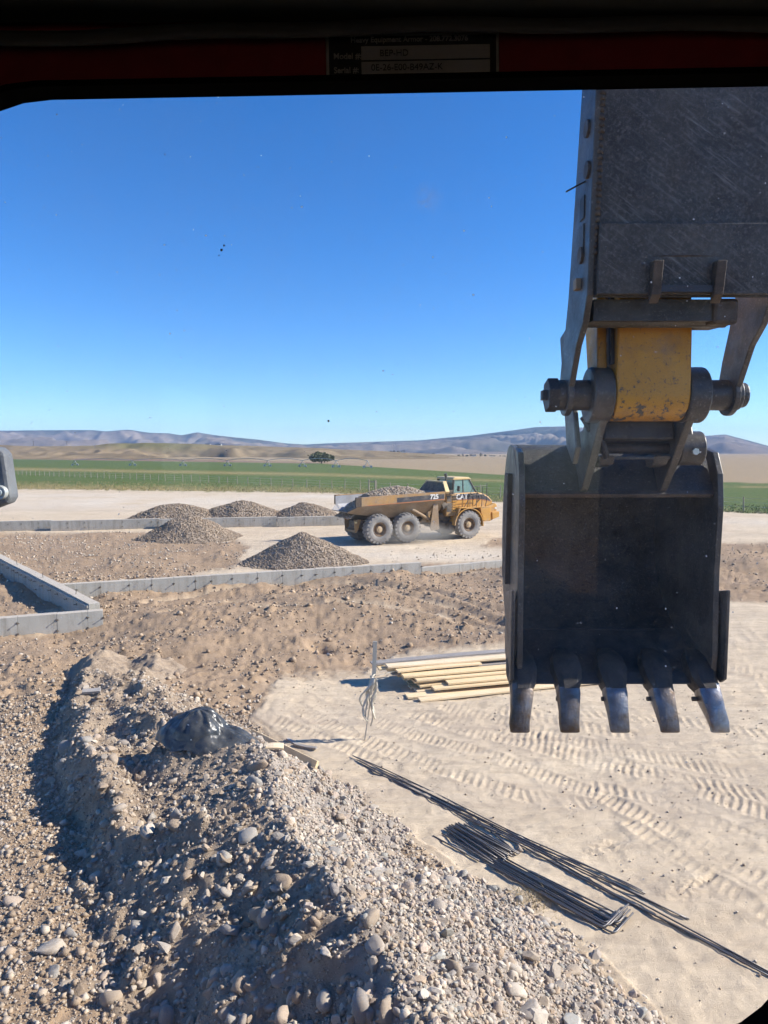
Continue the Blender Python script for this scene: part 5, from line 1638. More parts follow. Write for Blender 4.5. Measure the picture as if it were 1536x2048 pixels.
def build_grass():
    g = np.random.default_rng(8)
    c = surf(1070, 1800)
    n = 420
    x = c.x + g.normal(0, 0.16, n); y = c.y + g.normal(0, 0.12, n)
    blades('dry_weeds', np.stack([x, y, bank_z(x, y)], -1), 0.07, 0.003, 'grass_dry', None, 3, 1.6)
    # rough grass along the edge of the field
    u = g.uniform(-60, 1600, 26000); e = np.interp(u, [-2500, 20, 640, 1010, 1500, 4000], [960, 977, 985, 1004, 1026, 1090])
    v = e - g.uniform(0, 1, 26000) ** 1.6 * 17 + 0.6
    s = np.tan(np.arctan((v - 1024) / FPX) + PITCH)
    y = CAMZ / s; ok = y < 125; y = y[ok]; u = u[ok]
    x = (u - 768) / FPX * y
    dryp = g.uniform(0, 1, len(x)) < np.interp(u, [0, 500, 900, 1300], [0.75, 0.55, 0.2, 0.12])
    z = ground_z(x, y, False)
    P = np.stack([x, y, z - 0.02], -1)
    blades('field_edge_grass', P[~dryp][::3], 0.13, 0.05, 'grass_green', None, 4)
    blades('dry_edge_grass', P[dryp][::2], 0.20, 0.05, 'grass_dry', None, 5)
build_grass()

# ================================================================ FENCE, PIVOT, TREES, HOUSES FAR OFF
def build_fence():
    A, B = Vector((-95.0, 178.8)), Vector((38.0, 52.4))
    L = (B - A).length; d = (B - A) / L
    root = empty('wire_fence', (0, 0, 0)); props(root, 'line of thin wooden posts with wire crossing the green field', 'fence')
    rnd = random.Random(3)
    mb = MB(); mb.cyl((0, 0, -0.2), (0, 0, 1.25), 0.06, 0.05, n=6)
    me = mb.mesh('post'); me.materials.append(MATS['post_wood'])
    n = int(L / 2.7)
    for i in range(n):
        p = A + d * (i * 2.7 + rnd.uniform(-0.3, 0.3))
        z = float(ground_z(np.array([p.x]), np.array([p.y]), False)[0])
        o = link('post', me, None, root, (p.x, p.y, z)); s = rnd.uniform(0.85, 1.12); o.scale = (1, 1, s)
        o.rotation_euler = (rnd.uniform(-0.05, 0.05), rnd.uniform(-0.05, 0.05), 0)
    for h in (0.35, 0.7, 1.05):
        mb = MB(); pts = []
        for k in range(30):
            p = A + d * (L * k / 29); pts.append((p.x, p.y, float(ground_z(np.array([p.x]), np.array([p.y]), False)[0]) + h))
        mb.tube(pts, 0.008, 4); mb.build('wire', 'galvanised', root)
    # a braced gate bay in the line
    p = A + d * (L * 0.70)
    for off in (0.0, 1.1):
        q = p + d * off; mb = MB(); mb.cyl((q.x, q.y, 0), (q.x, q.y, 1.45), 0.09, n=8); mb.build('brace_post', 'post_wood', root)
    q = p + d * 1.1; mb = MB(); mb.cyl((p.x, p.y, 1.2), (q.x, q.y, 1.2), 0.05, n=6); mb.build('brace_rail', 'post_wood', root)
build_fence()
def far_ground(u, v):
    d = ray(u, v); k0 = np.geomspace(60, 9000, 4000)
    X, Y, Z = d.x * k0, d.y * k0, CAMZ + d.z * k0
    i = int(np.argmax(Z < ground_z(X, Y, False)))
    return Vector((X[i], Y[i], Z[i]))
def build_pivot():
    root = empty('irrigation_pivot', (0, 0, 0)); props(root, 'long galvanised centre-pivot sprinkler spanning the far green field', 'irrigation pivot')
    us = [150, 265, 366, 455, 535, 605, 672, 735]; vs = [931, 931.5, 932, 932.5, 933, 934, 935, 936]
    P = [far_ground(u, v) for u, v in zip(us, vs)]
    hgt = [3.2] * len(P)
    for p in P:
        mb = MB()
        w = 1.6
        mb.cyl((p.x - w, p.y, p.z), (p.x, p.y, p.z + 3.2), 0.14, n=5); mb.cyl((p.x + w, p.y, p.z), (p.x, p.y, p.z + 3.2), 0.14, n=5)
        mb.cyl((p.x - w, p.y, p.z + 0.5), (p.x + w, p.y, p.z + 0.5), 0.12, n=5)
        for s in (-1, 1): mb.cyl((p.x + s * w, p.y - 0.15, p.z + 0.55), (p.x + s * w, p.y + 0.15, p.z + 0.55), 0.6, n=10)
        mb.build('tower', 'galvanised', root)
    for a, b in zip(P[:-1], P[1:]):
        mb = MB(); pts = []
        for k in range(9):
            q = a.lerp(b, k / 8); q = Vector((q.x, q.y, q.z + 3.2 + 1.1 * math.sin(math.pi * k / 8))); pts.append(q)
        mb.tube(pts, 0.13, 5); mb.build('pipe_span', 'galvanised', root)
build_pivot()
def tree(name, label, p, w, h, leaf, n, group=None, seed=0, cat='tree', trunk=0.18):
    g = np.random.default_rng(seed)
    root = empty(name, tuple(p)); props(root, label, cat, group)
    mb = MB(); mb.cyl((0, 0, -0.3), (0, 0, h * 0.5), w * 0.035, w * 0.02, n=7)
    for k in range(5):
        t = k * 1.26; mb.cyl((0, 0, h * 0.25), (w * 0.28 * math.cos(t), w * 0.28 * math.sin(t), h * 0.62), w * 0.016, w * 0.006, n=5)
    mb.build('trunk', 'bark', root)
    # clumps of leaves gathered on lobes
    nl = 16
    lob = g.normal(size=(nl, 3)); lob /= np.linalg.norm(lob, axis=1, keepdims=True)
    lob *= g.uniform(0.35, 0.8, (nl, 1)); lob[:, 2] = lob[:, 2] * 0.9
    cl = lob[g.integers(0, nl, n)] + g.normal(0, 0.2, (n, 3))
    cl = cl * np.array([w / 2, w / 2, h * (1 - trunk) / 2]) + np.array([0, 0, h * (trunk + (1 - trunk) / 2)])
    cl[:, 2] = np.maximum(cl[:, 2], 0.05 * h)
    s = w * 0.045 * g.uniform(0.6, 1.5, n)
    a = g.normal(size=(n, 3)); a /= np.linalg.norm(a, axis=1, keepdims=True)
    b = g.normal(size=(n, 3)); b -= (a * b).sum(1, keepdims=True) * a; b /= np.linalg.norm(b, axis=1, keepdims=True)
    V = np.stack([cl - a * s[:, None], cl + b * s[:, None] * 0.8, cl + a * s[:, None], cl - b * s[:, None] * 0.8], 1).reshape(-1, 3)
    link('crown', mesh_np('crown', V, np.arange(n * 4).reshape(n, 4)), leaf, root)
    return root
p = far_ground(643, 927)
sc = p.y / FPX
tree('round_tree', 'single round olive tree standing alone at the far edge of the green field', p, 46 * sc, 23 * sc, 'leaf_olive', 2600, seed=3, trunk=0.05)
def build_far_things():
    rnd = random.Random(12)
    spots = []
    for u in (1474, 1484, 1491, 1499, 1506, 1514, 1521, 1529, 1538, 1546): spots.append((u, 921, rnd.uniform(6, 9.5), rnd.uniform(8, 12), 'in the dark row at the right edge'))
    for u in (918, 926, 934, 941, 962, 970): spots.append((u, 914, rnd.uniform(5, 9), rnd.uniform(6, 9), 'in the far clump above the truck cab'))
    for u in (781, 788, 796): spots.append((u, 905, rnd.uniform(4, 6), rnd.uniform(6, 9), 'in the small far group left of the truck cab'))
    for u in (851, 858, 866): spots.append((u, 910, rnd.uniform(3.5, 5), rnd.uniform(6, 9), 'in the low far group behind the truck'))
    for u in (1000, 1008, 1016): spots.append((u, 915, rnd.uniform(4, 5), rnd.uniform(6, 8), 'in the thin far row beside the houses'))
    last, k = None, 0
    for i, (u, v, h, w, where) in enumerate(spots):
        k = k + 1 if where == last else 1
        last = where
        nth = ['first', 'second', 'third', 'fourth', 'fifth', 'sixth', 'seventh', 'eighth', 'ninth', 'tenth'][k - 1]
        Y = 1760.0
        q = atY(u, v, Y); s = Y / FPX
        q.z = min(q.z, -0.5 + q.z)
        tree('far_tree', '%s dark tree from the left %s' % (nth, where), q, w * s, h * s, 'leaf_dark', 260, 'far dark trees on the plain', seed=40 + i, trunk=0.03)
    hs = [(948, 912, 9, 3, 'tiny pale house between the far tree clumps'), (985, 914, 12, 3.2, 'tiny long pale house right of the far tree clump'), (1024, 915, 9, 3.5, 'tiny pale house nearest the bucket on the far plain'),
          (806, 905, 10, 4, 'tiny dark-roofed house in the small far group'), (415, 890, 10, 2.6, 'tiny white shed on the left hill crest'), (436, 890.5, 12, 2.6, 'second tiny white shed on the left hill crest')]
    for (u, v, w, h, lab) in hs:
        Y = 1765.0; s = Y / FPX
        q = atY(u, v, Y)
        root = empty('farm_house', tuple(q)); props(root, lab, 'house', 'tiny far houses')
        W, H, D = w * s, h * s * 0.6, 8.0
        mb = MB(); mb.box(-W / 2, W / 2, 0, D, -2, H); mb.build('wall', 'house_white', root)
        mb = MB(); mb.prism([(-W / 2 - 0.4, H), (W / 2 + 0.4, H), (W / 2 - 1.5, H * 1.6), (-W / 2 + 1.5, H * 1.6)], -0.4, D + 0.4, 'y'); mb.build('roof', 'house_roof', root)
    for (u, v, h, lab) in ((67, 894, 12, 'leftmost thin utility pole on the left hill crest'), (134, 893, 11, 'second thin utility pole on the left hill crest')):
        Y = 1740.0; s = Y / FPX
        q = atY(u, v, Y); root = empty('utility_pole', tuple(q)); props(root, lab, 'utility pole', 'utility poles on the hill')
        mb = MB(); mb.cyl((0, 0, -3), (0, 0, h * s), 0.5, 0.35, n=6); mb.build('pole', 'bark', root)
        mb = MB(); mb.box(-2, 2, -0.2, 0.2, h * s - 1.6, h * s - 1.1); mb.build('crossarm', 'bark', root)
build_far_things()

# ================================================================ THE EXCAVATOR WE SIT IN
def arc(cx, cy, r, a0, a1, n=10):
    return [(cx + r * math.cos(R(a0 + (a1 - a0) * k / n)), cy + r * math.sin(R(a0 + (a1 - a0) * k / n))) for k in range(n + 1)]
def build_excavator():
    base = Vector((0.8, -0.8, 1.5))
    E = empty('excavator', tuple(base))
    props(E, 'excavator seen from its own cab, with dark thumb, toothed bucket and red window frame', 'excavator')
    B = tuple(-base)
    def part(mb, name, mat, parent=None, **kw):
        return mb.build(name, mat, parent or E, (0, 0, 0) if parent else B, **kw)
    # ------------------------------------------------ bucket, mouth towards the cab, teeth down
    xl, xr = 0.925, 2.185
    shell = [(4.72, 4.62), (4.84, 4.79), (5.02, 4.91), (5.28, 4.90), (5.47, 4.70), (5.57, 4.40), (5.56, 4.08), (5.42, 3.80), (5.16, 3.59), (4.74, 3.375)]
    def offset(pts, t):
        out = []
        for i, p in enumerate(pts):
            a = pts[max(i - 1, 0)]; b = pts[min(i + 1, len(pts) - 1)]
            dx, dy = b[0] - a[0], b[1] - a[1]; L = math.hypot(dx, dy)
            out.append((p[0] - dy / L * t, p[1] + dx / L * t))
        return out
    # smooth the shell
    fine = []
    for i in range(len(shell) - 1):
        for k in range(4):
            t = k / 4
            p0 = shell[max(i - 1, 0)]; p1 = shell[i]; p2 = shell[i + 1]; p3 = shell[min(i + 2, len(shell) - 1)]
            fine.append(tuple(0.5 * (2 * p1[j] + (p2[j] - p0[j]) * t + (2 * p0[j] - 5 * p1[j] + 4 * p2[j] - p3[j]) * t * t + (3 * p1[j] - p0[j] - 3 * p2[j] + p3[j]) * t ** 3) for j in (0, 1)))
    fine.append(shell[-1])
    outer = offset(fine, 0.03)
    mb = MB()
    tap = lambda y: 0.05 * max(0, (y - 4.7) / 0.85)
    prev = None
    for (a, b) in zip(fine, outer):
        t = tap(a[0])
        row = [mb.bm.verts.new(p) for p in ((xl + t, a[0], a[1]), (xr - t, a[0], a[1]), (xr - t, b[0], b[1]), (xl + t, b[0], b[1]))]
        if prev:
            for k in range(4): mb.bm.faces.new((prev[k], prev[(k + 1) % 4], row[(k + 1) % 4], row[k]))
        else: mb.bm.faces.new(row)
        prev = row
    mb.bm.faces.new(list(reversed(prev)))
    bucket = part(mb, 'bucket', 'bucket_inside', autosmooth=True)
    # cutting lip, weld line, top band
    mb = MB(); mb.prism([(5.14, 3.575), (5.16, 3.61), (4.73, 3.41), (4.66, 3.35), (4.70, 3.335)], xl + 0.01, xr - 0.01); part(mb, 'cutting_lip', 'black_paint', bucket, bevel=0.006)
    mb = MB(); mb.tube([(xl + 0.05, 5.14, 3.605), (1.3, 5.145, 3.60), (xr - 0.2, 5.14, 3.60)], 0.008, 5); part(mb, 'weld_bead', 'rust_steel', bucket)
    mb = MB(); mb.prism([(4.70, 4.60), (4.685, 4.625), (4.76, 4.725), (4.79, 4.71)], xl + 0.005, xr - 0.005); part(mb, 'mouth_band', 'rust_steel', bucket, bevel=0.004)
    # side plates
    side = [(4.86, 4.93), (4.74, 4.90), (4.665, 4.76), (4.64, 4.55), (4.66, 4.1), (4.64, 3.55), (4.66, 3.33), (4.74, 3.32)] + [(p[0] + 0.012, p[1]) for p in reversed(outer[2:-1])]
    for s, x0 in ((-1, xl), (1, xr)):
        mb = MB(); A = []
        ps = side
        va = [mb.bm.verts.new((x0 - s * (tap(p[0])) - 0.0, p[0], p[1])) for p in ps]
        vb = [mb.bm.verts.new((x0 - s * (tap(p[0])) + s * 0.04, p[0], p[1])) for p in ps]
        mb.bm.faces.new(va); mb.bm.faces.new(list(reversed(vb)))
        n = len(ps)
        for k in range(n): mb.bm.faces.new((va[k], vb[k], vb[(k + 1) % n], va[(k + 1) % n]))
        part(mb, 'side_plate', 'dusty_black', bucket, bevel=0.008)
        # side cutter bolted outside, flared
        mb = MB()
        ps = [(4.60, 4.00), (4.60, 3.40), (4.66, 3.36), (4.95, 3.50), (4.95, 3.92)]
        va = [mb.bm.verts.new((x0 + s * (0.044 + (0.02 if p[0] < 4.8 else 0)), p[0], p[1])) for p in ps]
        vb = [mb.bm.verts.new((x0 + s * (0.068 + (0.02 if p[0] < 4.8 else 0)), p[0], p[1])) for p in ps]
        mb.bm.faces.new(va); mb.bm.faces.new(list(reversed(vb)))
        for k in range(5): mb.bm.faces.new((va[k], vb[k], vb[(k + 1) % 5], va[(k + 1) % 5]))
        part(mb, 'side_cutter', 'dusty_black', bucket, bevel=0.006)
        # wear strip down the outside
        mb = MB(); mb.prism([(5.0, 4.75), (5.14, 4.75), (5.2, 4.0), (5.06, 3.95)], *sorted((x0 + s * 0.0, x0 + s * 0.055))); part(mb, 'wear_strip', 'rust_steel', bucket, bevel=0.005)
    # teeth with adapters
    for i in range(5):
        x = 0.935 + 0.3025 * i
        lean = (i - 2) * 0.008
        def loft(stations, name, mat):
            mb = MB(); prev = None
            for (y, z, w, t, nx) in stations:
                # direction down the tooth is (-0.63,-0.77); normal towards the cab
                ny, nz = -0.78, 0.63; z = z + 0.022
                row = []
                for k in range(10):
                    a = 2 * math.pi * k / 10
                    cx = math.copysign(abs(math.cos(a)) ** 0.55, math.cos(a)) * w; ct = math.copysign(abs(math.sin(a)) ** 0.7, math.sin(a)) * t
                    row.append(mb.bm.verts.new((x + nx + cx, y + ny * ct, z + nz * ct)))
                if prev:
                    for k in range(10): mb.bm.faces.new((prev[k], prev[(k + 1) % 10], row[(k + 1) % 10], row[k]))
                else: mb.bm.faces.new(row)
                prev = row
            mb.bm.faces.new(list(reversed(prev)))
            return part(mb, name, mat, bucket, autosmooth=True)
        loft([(4.87, 3.51, 0.05, 0.012, 0), (4.80, 3.455, 0.095, 0.075, 0), (4.73, 3.39, 0.105, 0.095, 0), (4.67, 3.325, 0.088, 0.085, 0), (4.63, 3.285, 0.07, 0.07, lean)], 'tooth_adapter', 'adapter')
        loft([(4.66, 3.315, 0.076, 0.075, lean), (4.62, 3.265, 0.078, 0.072, lean), (4.565, 3.18, 0.070, 0.05, lean * 2), (4.525, 3.11, 0.068, 0.03, lean * 3), (4.50, 3.065, 0.064, 0.013, lean * 3), (4.497, 3.058, 0.055, 0.008, lean * 3)], 'tooth', 'blue_steel' if i < 4 else 'bare_steel')
        mb = MB(); mb.cyl((x - 0.088, 4.625, 3.26), (x, 4.625, 3.26), 0.016, n=8); part(mb, 'tooth_pin', 'rust_steel', bucket)
    # ------------------------------------------------ ears, pins, link
    PY, PZ = 4.36, 5.245
    ear = arc(PY, PZ, 0.165, 200, 20, 12) + [(4.66, 5.05), (5.0, 4.98), (5.16, 4.90), (4.9, 4.84), (4.72, 4.63), (4.66, 4.66), (4.50, 4.84), (4.36, 5.02)]
    for x0, x1 in ((1.295, 1.345), (1.815, 1.865)):
        mb = MB(); mb.prism(ear, x0, x1); part(mb, 'bucket_ear', 'dusty_black', bucket, bevel=0.008)
    for x0, x1 in ((1.235, 1.36), (1.80, 1.925)):
        mb = MB(); mb.cyl((x0, PY, PZ), (x1, PY, PZ), 0.168, n=28); part(mb, 'boss_ring', 'dusty_black', None, bevel=0.012, autosmooth=True)
    mb = MB(); mb.cyl((1.03, PY, PZ), (2.15, PY, PZ), 0.092, n=24); part(mb, 'main_pin', 'dusty_black', None, bevel=0.008, autosmooth=True)
    mb = MB(); mb.cyl((0.985, PY, PZ), (1.05, PY, PZ), 0.105, n=6); mb.box(0.955, 0.99, PY - 0.03, PY + 0.03, PZ - 0.03, PZ + 0.03); part(mb, 'pin_nut', 'black_paint', None, bevel=0.006)
    mb = MB(); mb.cyl((2.15, PY, PZ), (2.19, PY, PZ), 0.075, n=20); part(mb, 'pin_cap', 'dusty_black', None, bevel=0.01)
    LY, LZ = 4.56, 4.925
    mb = MB(); mb.cyl((1.34, LY, LZ), (1.82, LY, LZ), 0.034, n=18); part(mb, 'link_pin', 'rust_steel', None)
    mb = MB(); mb.cyl((1.865, LY + 0.02, LZ), (2.03, LY + 0.02, LZ), 0.11, n=28); drum = part(mb, 'pin_drum', 'dusty_black', None, bevel=0.012, autosmooth=True)
    mb = MB(); mb.cyl((1.95, LY - 0.105, LZ - 0.02), (1.95, LY - 0.082, LZ - 0.02), 0.022, n=6); part(mb, 'drum_bolt', 'bolt_zinc', drum)
    mb = MB(); mb.prism([(4.42, 4.98), (4.44, 5.10), (4.75, 5.16), (4.80, 4.95)], 1.36, 1.80); part(mb, 'link_block', 'black_paint', None, bevel=0.015)
    mb = MB(); mb.prism([(4.50, 4.855), (4.50, 4.875), (4.66, 4.875), (4.66, 4.855)], 1.35, 1.81); part(mb, 'stop_bar', 'dusty_black', None, bevel=0.004)
    for x in (1.41, 1.75):
        mb = MB(); mb.prism([(4.48, 4.88), (4.66, 4.88), (4.64, 4.80), (4.52, 4.82)], x - 0.05, x + 0.05); part(mb, 'stop_pad', 'dusty_black', None, bevel=0.015)
    mb = MB(); mb.tube([(1.25, 4.5, 5.12), (1.30, 4.52, 5.05), (1.37, 4.5, 4.98), (1.40, 4.48, 4.86)], 0.022, 8); part(mb, 'grease_hose', 'black_paint', None, smooth=True)
    # side links from the stick to the link pin
    for x0, x1 in ((1.205, 1.24), (1.92, 1.955)):
        mb = MB(); mb.prism([(4.80, 5.72), (4.96, 5.68), (4.72, 4.93), (4.56, 4.82), (4.48, 4.93)], x0 - 0.0, x1); part(mb, 'side_link', 'dusty_black', None, bevel=0.01)
    # ------------------------------------------------ stick (yellow nose)
    nose = arc(PY, PZ, 0.158, 180, 360, 16) + [(4.56, 5.6), (4.80, 6.4), (5.15, 8.3), (4.45, 8.4), (4.30, 6.4), (4.215, 5.6)]
    mb = MB(); mb.prism(nose, 1.362, 1.798); stick = part(mb, 'stick', 'chipped', None, autosmooth=True, bevel=0.012)
    mb = MB(); mb.prism([(4.30, 5.35), (4.52, 5.4), (4.75, 6.3), (4.42, 6.4)], 1.275, 1.335); part(mb, 'stick_flange', 'stick_yellow', stick, bevel=0.01)
    mb = MB(); mb.prism([(4.25, 5.42), (4.29, 5.42), (4.40, 6.3), (4.34, 6.3)], 1.338, 1.36); part(mb, 'stick_seam', 'black_paint', stick)
    # boom, out of the picture above
    boom = [(4.2, 8.0), (5.1, 8.0), (5.2, 8.5), (4.4, 9.0), (2.4, 8.9), (0.2, 6.6), (-1.4, 3.9), (-1.0, 3.5), (-0.4, 3.6), (1.0, 6.0), (2.7, 7.9)]
    mb = MB(); mb.prism(boom, 1.33, 1.83); part(mb, 'boom', 'stick_yellow', None, bevel=0.03)
    # ------------------------------------------------ thumb, folded back under the stick
    th = [(3.80, 7.15), (3.90, 5.74), (3.98, 5.60), (4.10, 5.50), (4.225, 5.30)] + arc(PY, PZ, 0.125, 160, 380, 14) + [(4.43, 5.45), (4.36, 5.62), (4.30, 5.80), (4.26, 6.0), (4.15, 6.6), (4.05, 7.15)]
    thumb = None
    mb = MB(); mb.prism([(3.812, 7.15), (3.912, 5.735), (3.935, 5.735), (3.84, 7.15)], 1.125, 2.075); thumb = part(mb, 'thumb', 'scratched', None)
    for x0, x1 in ((1.09, 1.125), (2.075, 2.11)):
        mb = MB(); mb.prism(th, x0, x1); part(mb, 'thumb_side_plate', 'dusty_black', thumb, bevel=0.006)
    # lower wrapper plate, a finger thick, over the main plate
    mb = MB(); mb.prism([(3.843, 6.10), (3.868, 5.74), (3.905, 5.74), (3.88, 6.10)], 1.135, 2.065); part(mb, 'wrapper_plate', 'scratched', thumb, bevel=0.004)
    mb = MB(); mb.tube([(1.14, 3.866, 5.93), (1.6, 3.856, 5.935), (2.0, 3.866, 5.93)], 0.006, 5); part(mb, 'weld_bead', 'rust_steel', thumb)
    bm_w = MB(); rw = random.Random(6)
    zz = 5.95
    while zz < 7.1:
        f = (zz - 5.74) / (7.15 - 5.74)
        bm_w.cyl((1.128, 3.905 - 0.1 * f, zz), (1.128, 3.905 - 0.1 * f, zz + 0.034), 0.016 + rw.uniform(-0.003, 0.004), 0.010, n=7)
        zz += rw.uniform(0.026, 0.036)
    part(bm_w, 'weld_seam', 'rust_steel', thumb, smooth=True)
    for x in (1.435, 1.765):
        mb = MB(); mb.prism([(3.80, 5.90), (3.83, 5.73), (3.875, 5.69), (3.875, 5.90)], x - 0.026, x + 0.026); part(mb, 'gusset', 'rust_steel', thumb, bevel=0.005)
    mb = MB(); mb.prism([(3.84, 5.745), (3.84, 5.78), (3.875, 5.78), (3.875, 5.745)], 1.462, 1.738); part(mb, 'gusset_web', 'decal_black', thumb)
    mb = MB(); mb.cyl((1.127, 4.10, 5.665), (1.93, 4.10, 5.665), 0.062, n=18); part(mb, 'cross_tube', 'dusty_black', thumb, autosmooth=True)
    mb = MB(); mb.prism([(3.96, 5.60), (3.96, 5.74), (4.3, 5.74), (4.3, 5.62)], 1.80, 1.94); part(mb, 'rubber_pad', 'rust_steel', thumb, bevel=0.02)
    mb = MB(); mb.prism([(3.98, 5.735), (4.25, 5.735), (4.25, 5.64), (3.98, 5.62)], 1.15, 1.80); part(mb, 'thumb_floor', 'black_paint', thumb)
    # lugs and buttons on the left flank
    for (y, z) in ((4.02, 5.98), (3.95, 6.62), (3.93, 6.40)):
        mb = MB(); mb.cyl((1.075, y, z), (1.09, y, z), 0.045, n=18); part(mb, 'button', 'rust_steel', thumb)
    mb = MB(); mb.box(1.06, 1.09, 4.02, 4.08, 5.80, 5.86); part(mb, 'lug', 'bed_steel', thumb, bevel=0.004)
    for (z0, z1) in ((6.00, 6.14), (6.17, 6.29)):
        mb = MB(); mb.box(1.083, 1.0905, 3.98, 4.06, z0, z1); part(mb, 'paint_chip', 'black_paint', thumb)
    mb = MB(); mb.tube([(1.09, 3.98, 6.36), (1.04, 3.98, 6.335), (0.985, 3.98, 6.305)], 0.005, 5); part(mb, 'wire_end', 'black_paint', thumb)
    # hose clamp ring on the right flank edge
    # ------------------------------------------------ work lamp bracket at the left edge
    c = atY(-22, 955, 2.2)
    mb = MB()
    prof = []
    w = 0.062
    zt, zb = atY(5, 898, 2.2).z, atY(5, 1014, 2.2).z
    xe0, xe1 = atY(7, 905, 2.2).x, atY(21, 1000, 2.2).x
    xleft = atY(-70, 950, 2.2).x
    prof = [(xleft, zt + 0.02), (xe0 - 0.02, zt + 0.005), (xe0, zt - 0.012), (xe1, zb + 0.028), (xe1 - 0.012, zb + 0.012), (xe1 - 0.06, zb - 0.006), (xleft, zb - 0.012)]
    mb.prism(prof, 2.2, 2.26, 'y'); br = part(mb, 'bracket', 'bracket_grey', None, bevel=0.012)
    mb = MB(); q = atY(0, 985, 2.195); mb.lathe([(-0.014, 0.0), (-0.014, 0.010), (-0.006, 0.0115), (-0.010, 0.020), (0.005, 0.023), (0.006, 0.0)], 20, 'y', (q.x, 2.197, q.z)); part(mb, 'bolt', 'bolt_zinc', br)
    mb = MB(); q = atY(19, 970, 2.23); mb.lathe([(-0.005, 0.02), (0.008, 0.02), (0.010, 0.016), (0.010, 0.0)], 20, 'x', (q.x - 0.004, 2.23, q.z)); part(mb, 'bolt', 'bolt_zinc', br)
    mb = MB(); mb.tube([(xleft + 0.03, 2.23, zt - 0.05), (xleft - 0.35, 2.0, zt - 0.1), (-1.1, 0.6, 4.5), (-0.75, 0.2, 4.3)], 0.03, 8); part(mb, 'bracket_arm', 'bracket_grey', br)
    # ------------------------------------------------ cab: front frame with rounded window, trim, roof, walls
    YF = 0.50
    xw0, xw1, zw0, zw1 = -0.330, 0.320, 4.440, 5.147
    def rrect(x0, x1, z0, z1, r, n=8, tilt=0.0):
        out = []
        for (cx, cz, a0) in ((x1 - r, z0 + r, 270), (x1 - r, z1 - r, 0), (x0 + r, z1 - r, 90), (x0 + r, z0 + r, 180)):
            rr = r if (cz < (z0 + z1) / 2 or cx < 0) else r * 0.45
            ccx = cx + (r - rr) * (1 if cx > 0 else -1); ccz = cz + (r - rr) * (1 if cz > (z0 + z1) / 2 else -1)
            for k in range(n + 1):
                a = R(a0 + 90 * k / n); p = (ccx + rr * math.cos(a), ccz + rr * math.sin(a))
                out.append((p[0], p[1] + tilt * p[0]))
        return out
    hole = rrect(xw0, xw1, zw0, zw1, 0.10, tilt=0.018)
    hole2 = rrect(xw0 - 0.004, xw1 + 0.004, zw0 - 0.006, zw1 + 0.004, 0.102, tilt=0.018)
    rim = rrect(xw0 - 0.07, xw1 + 0.07, zw0 - 0.09, zw1 + 0.17, 0.12, tilt=0.018)
    def ring(a, b, y0, y1, mb):
        n = len(a)
        A0 = [mb.bm.verts.new((p[0], y0, p[1])) for p in a]; B0 = [mb.bm.verts.new((p[0], y0, p[1])) for p in b]
        A1 = [mb.bm.verts.new((p[0], y1, p[1])) for p in a]; B1 = [mb.bm.verts.new((p[0], y1, p[1])) for p in b]
        for k in range(n):
            j = (k + 1) % n
            mb.bm.faces.new((A0[k], A0[j], B0[j], B0[k])); mb.bm.faces.new((A1[k], B1[k], B1[j], A1[j]))
            mb.bm.faces.new((A0[k], A1[k], A1[j], A0[j])); mb.bm.faces.new((B0[k], B0[j], B1[j], B1[k]))
    mb = MB(); ring(hole2, rim, YF, YF + 0.012, mb); frame = part(mb, 'window_frame', 'red_trim', None)
    mb = MB(); ring(hole, hole2, YF - 0.004, YF + 0.014, mb); part(mb, 'window_seal', 'cab_black', frame)
    # roof lining above, its lower edge a rubber strip
    mb = MB()
    n = 26; pts = []
    for k in range(n + 1):
        x = -0.40 + 0.85 * k / n
        z = atY(768, 58, YF - 0.014).z + 0.018 * x - 0.001 * math.sin(k * 1.3) - 0.0015 * math.sin(k * 0.37)
        pts.append((x, YF - 0.014, z))
    mb.tube(pts, 0.0045, 8); part(mb, 'rubber_strip', 'cab_grey', frame, smooth=True)
    mb = MB(); mb.prism([(YF - 0.010, 5.180), (YF - 0.010, 5.30), (-1.15, 5.34), (-1.15, 5.25), (0.1, 5.22), (0.40, 5.20)], -0.46, 0.66); part(mb, 'roof_lining', 'cab_liner', None)
    mb = MB(); mb.prism([(YF + 0.12, 5.26), (YF + 0.10, 5.345), (-1.25, 5.40), (-1.25, 5.345)], -0.55, 0.75); part(mb, 'cab_roof', 'stick_yellow', None, bevel=0.02)
    # side rails, pillars, sills, rear wall with a window, floor
    for x0, x1 in ((-0.52, -0.462), (0.662, 0.72)):
        mb = MB(); mb.box(x0, x1, -1.15, YF + 0.05, 5.06, 5.30); part(mb, 'roof_rail', 'cab_liner', None)
        mb = MB(); mb.box(x0, x1, -1.15, YF + 0.05, 3.5, 4.30); part(mb, 'side_panel', 'cab_grey', None)
        for y0 in (YF - 0.02, -0.45, -1.15):
            mb = MB(); mb.box(x0, x1, y0, y0 + 0.07, 4.30, 5.06); part(mb, 'cab_pillar', 'cab_black', None)
    # unseen panel added on the boom side to shut out light and darken the cab
    mb = MB(); mb.box(0.664, 0.70, -1.08, YF - 0.02, 4.30, 5.06); part(mb, 'light_block_right', 'cab_black', None)
    mb = MB(); mb.box(-0.50, -0.464, -0.38, YF - 0.02, 4.80, 5.06); part(mb, 'light_block_left', 'cab_black', None)  # added out of view, blocks light through the upper left opening
    mb = MB(); mb.box(xw0 - 0.22, xw1 + 0.41, YF + 0.004, YF + 0.05, 3.5, zw0 - 0.08); part(mb, 'front_panel', 'cab_grey', None)
    mb = MB(); mb.box(-0.52, 0.72, -1.22, -1.152, 3.5, 4.45); mb.box(-0.52, 0.72, -1.22, -1.152, 5.0, 5.33); part(mb, 'rear_wall', 'cab_grey', None)
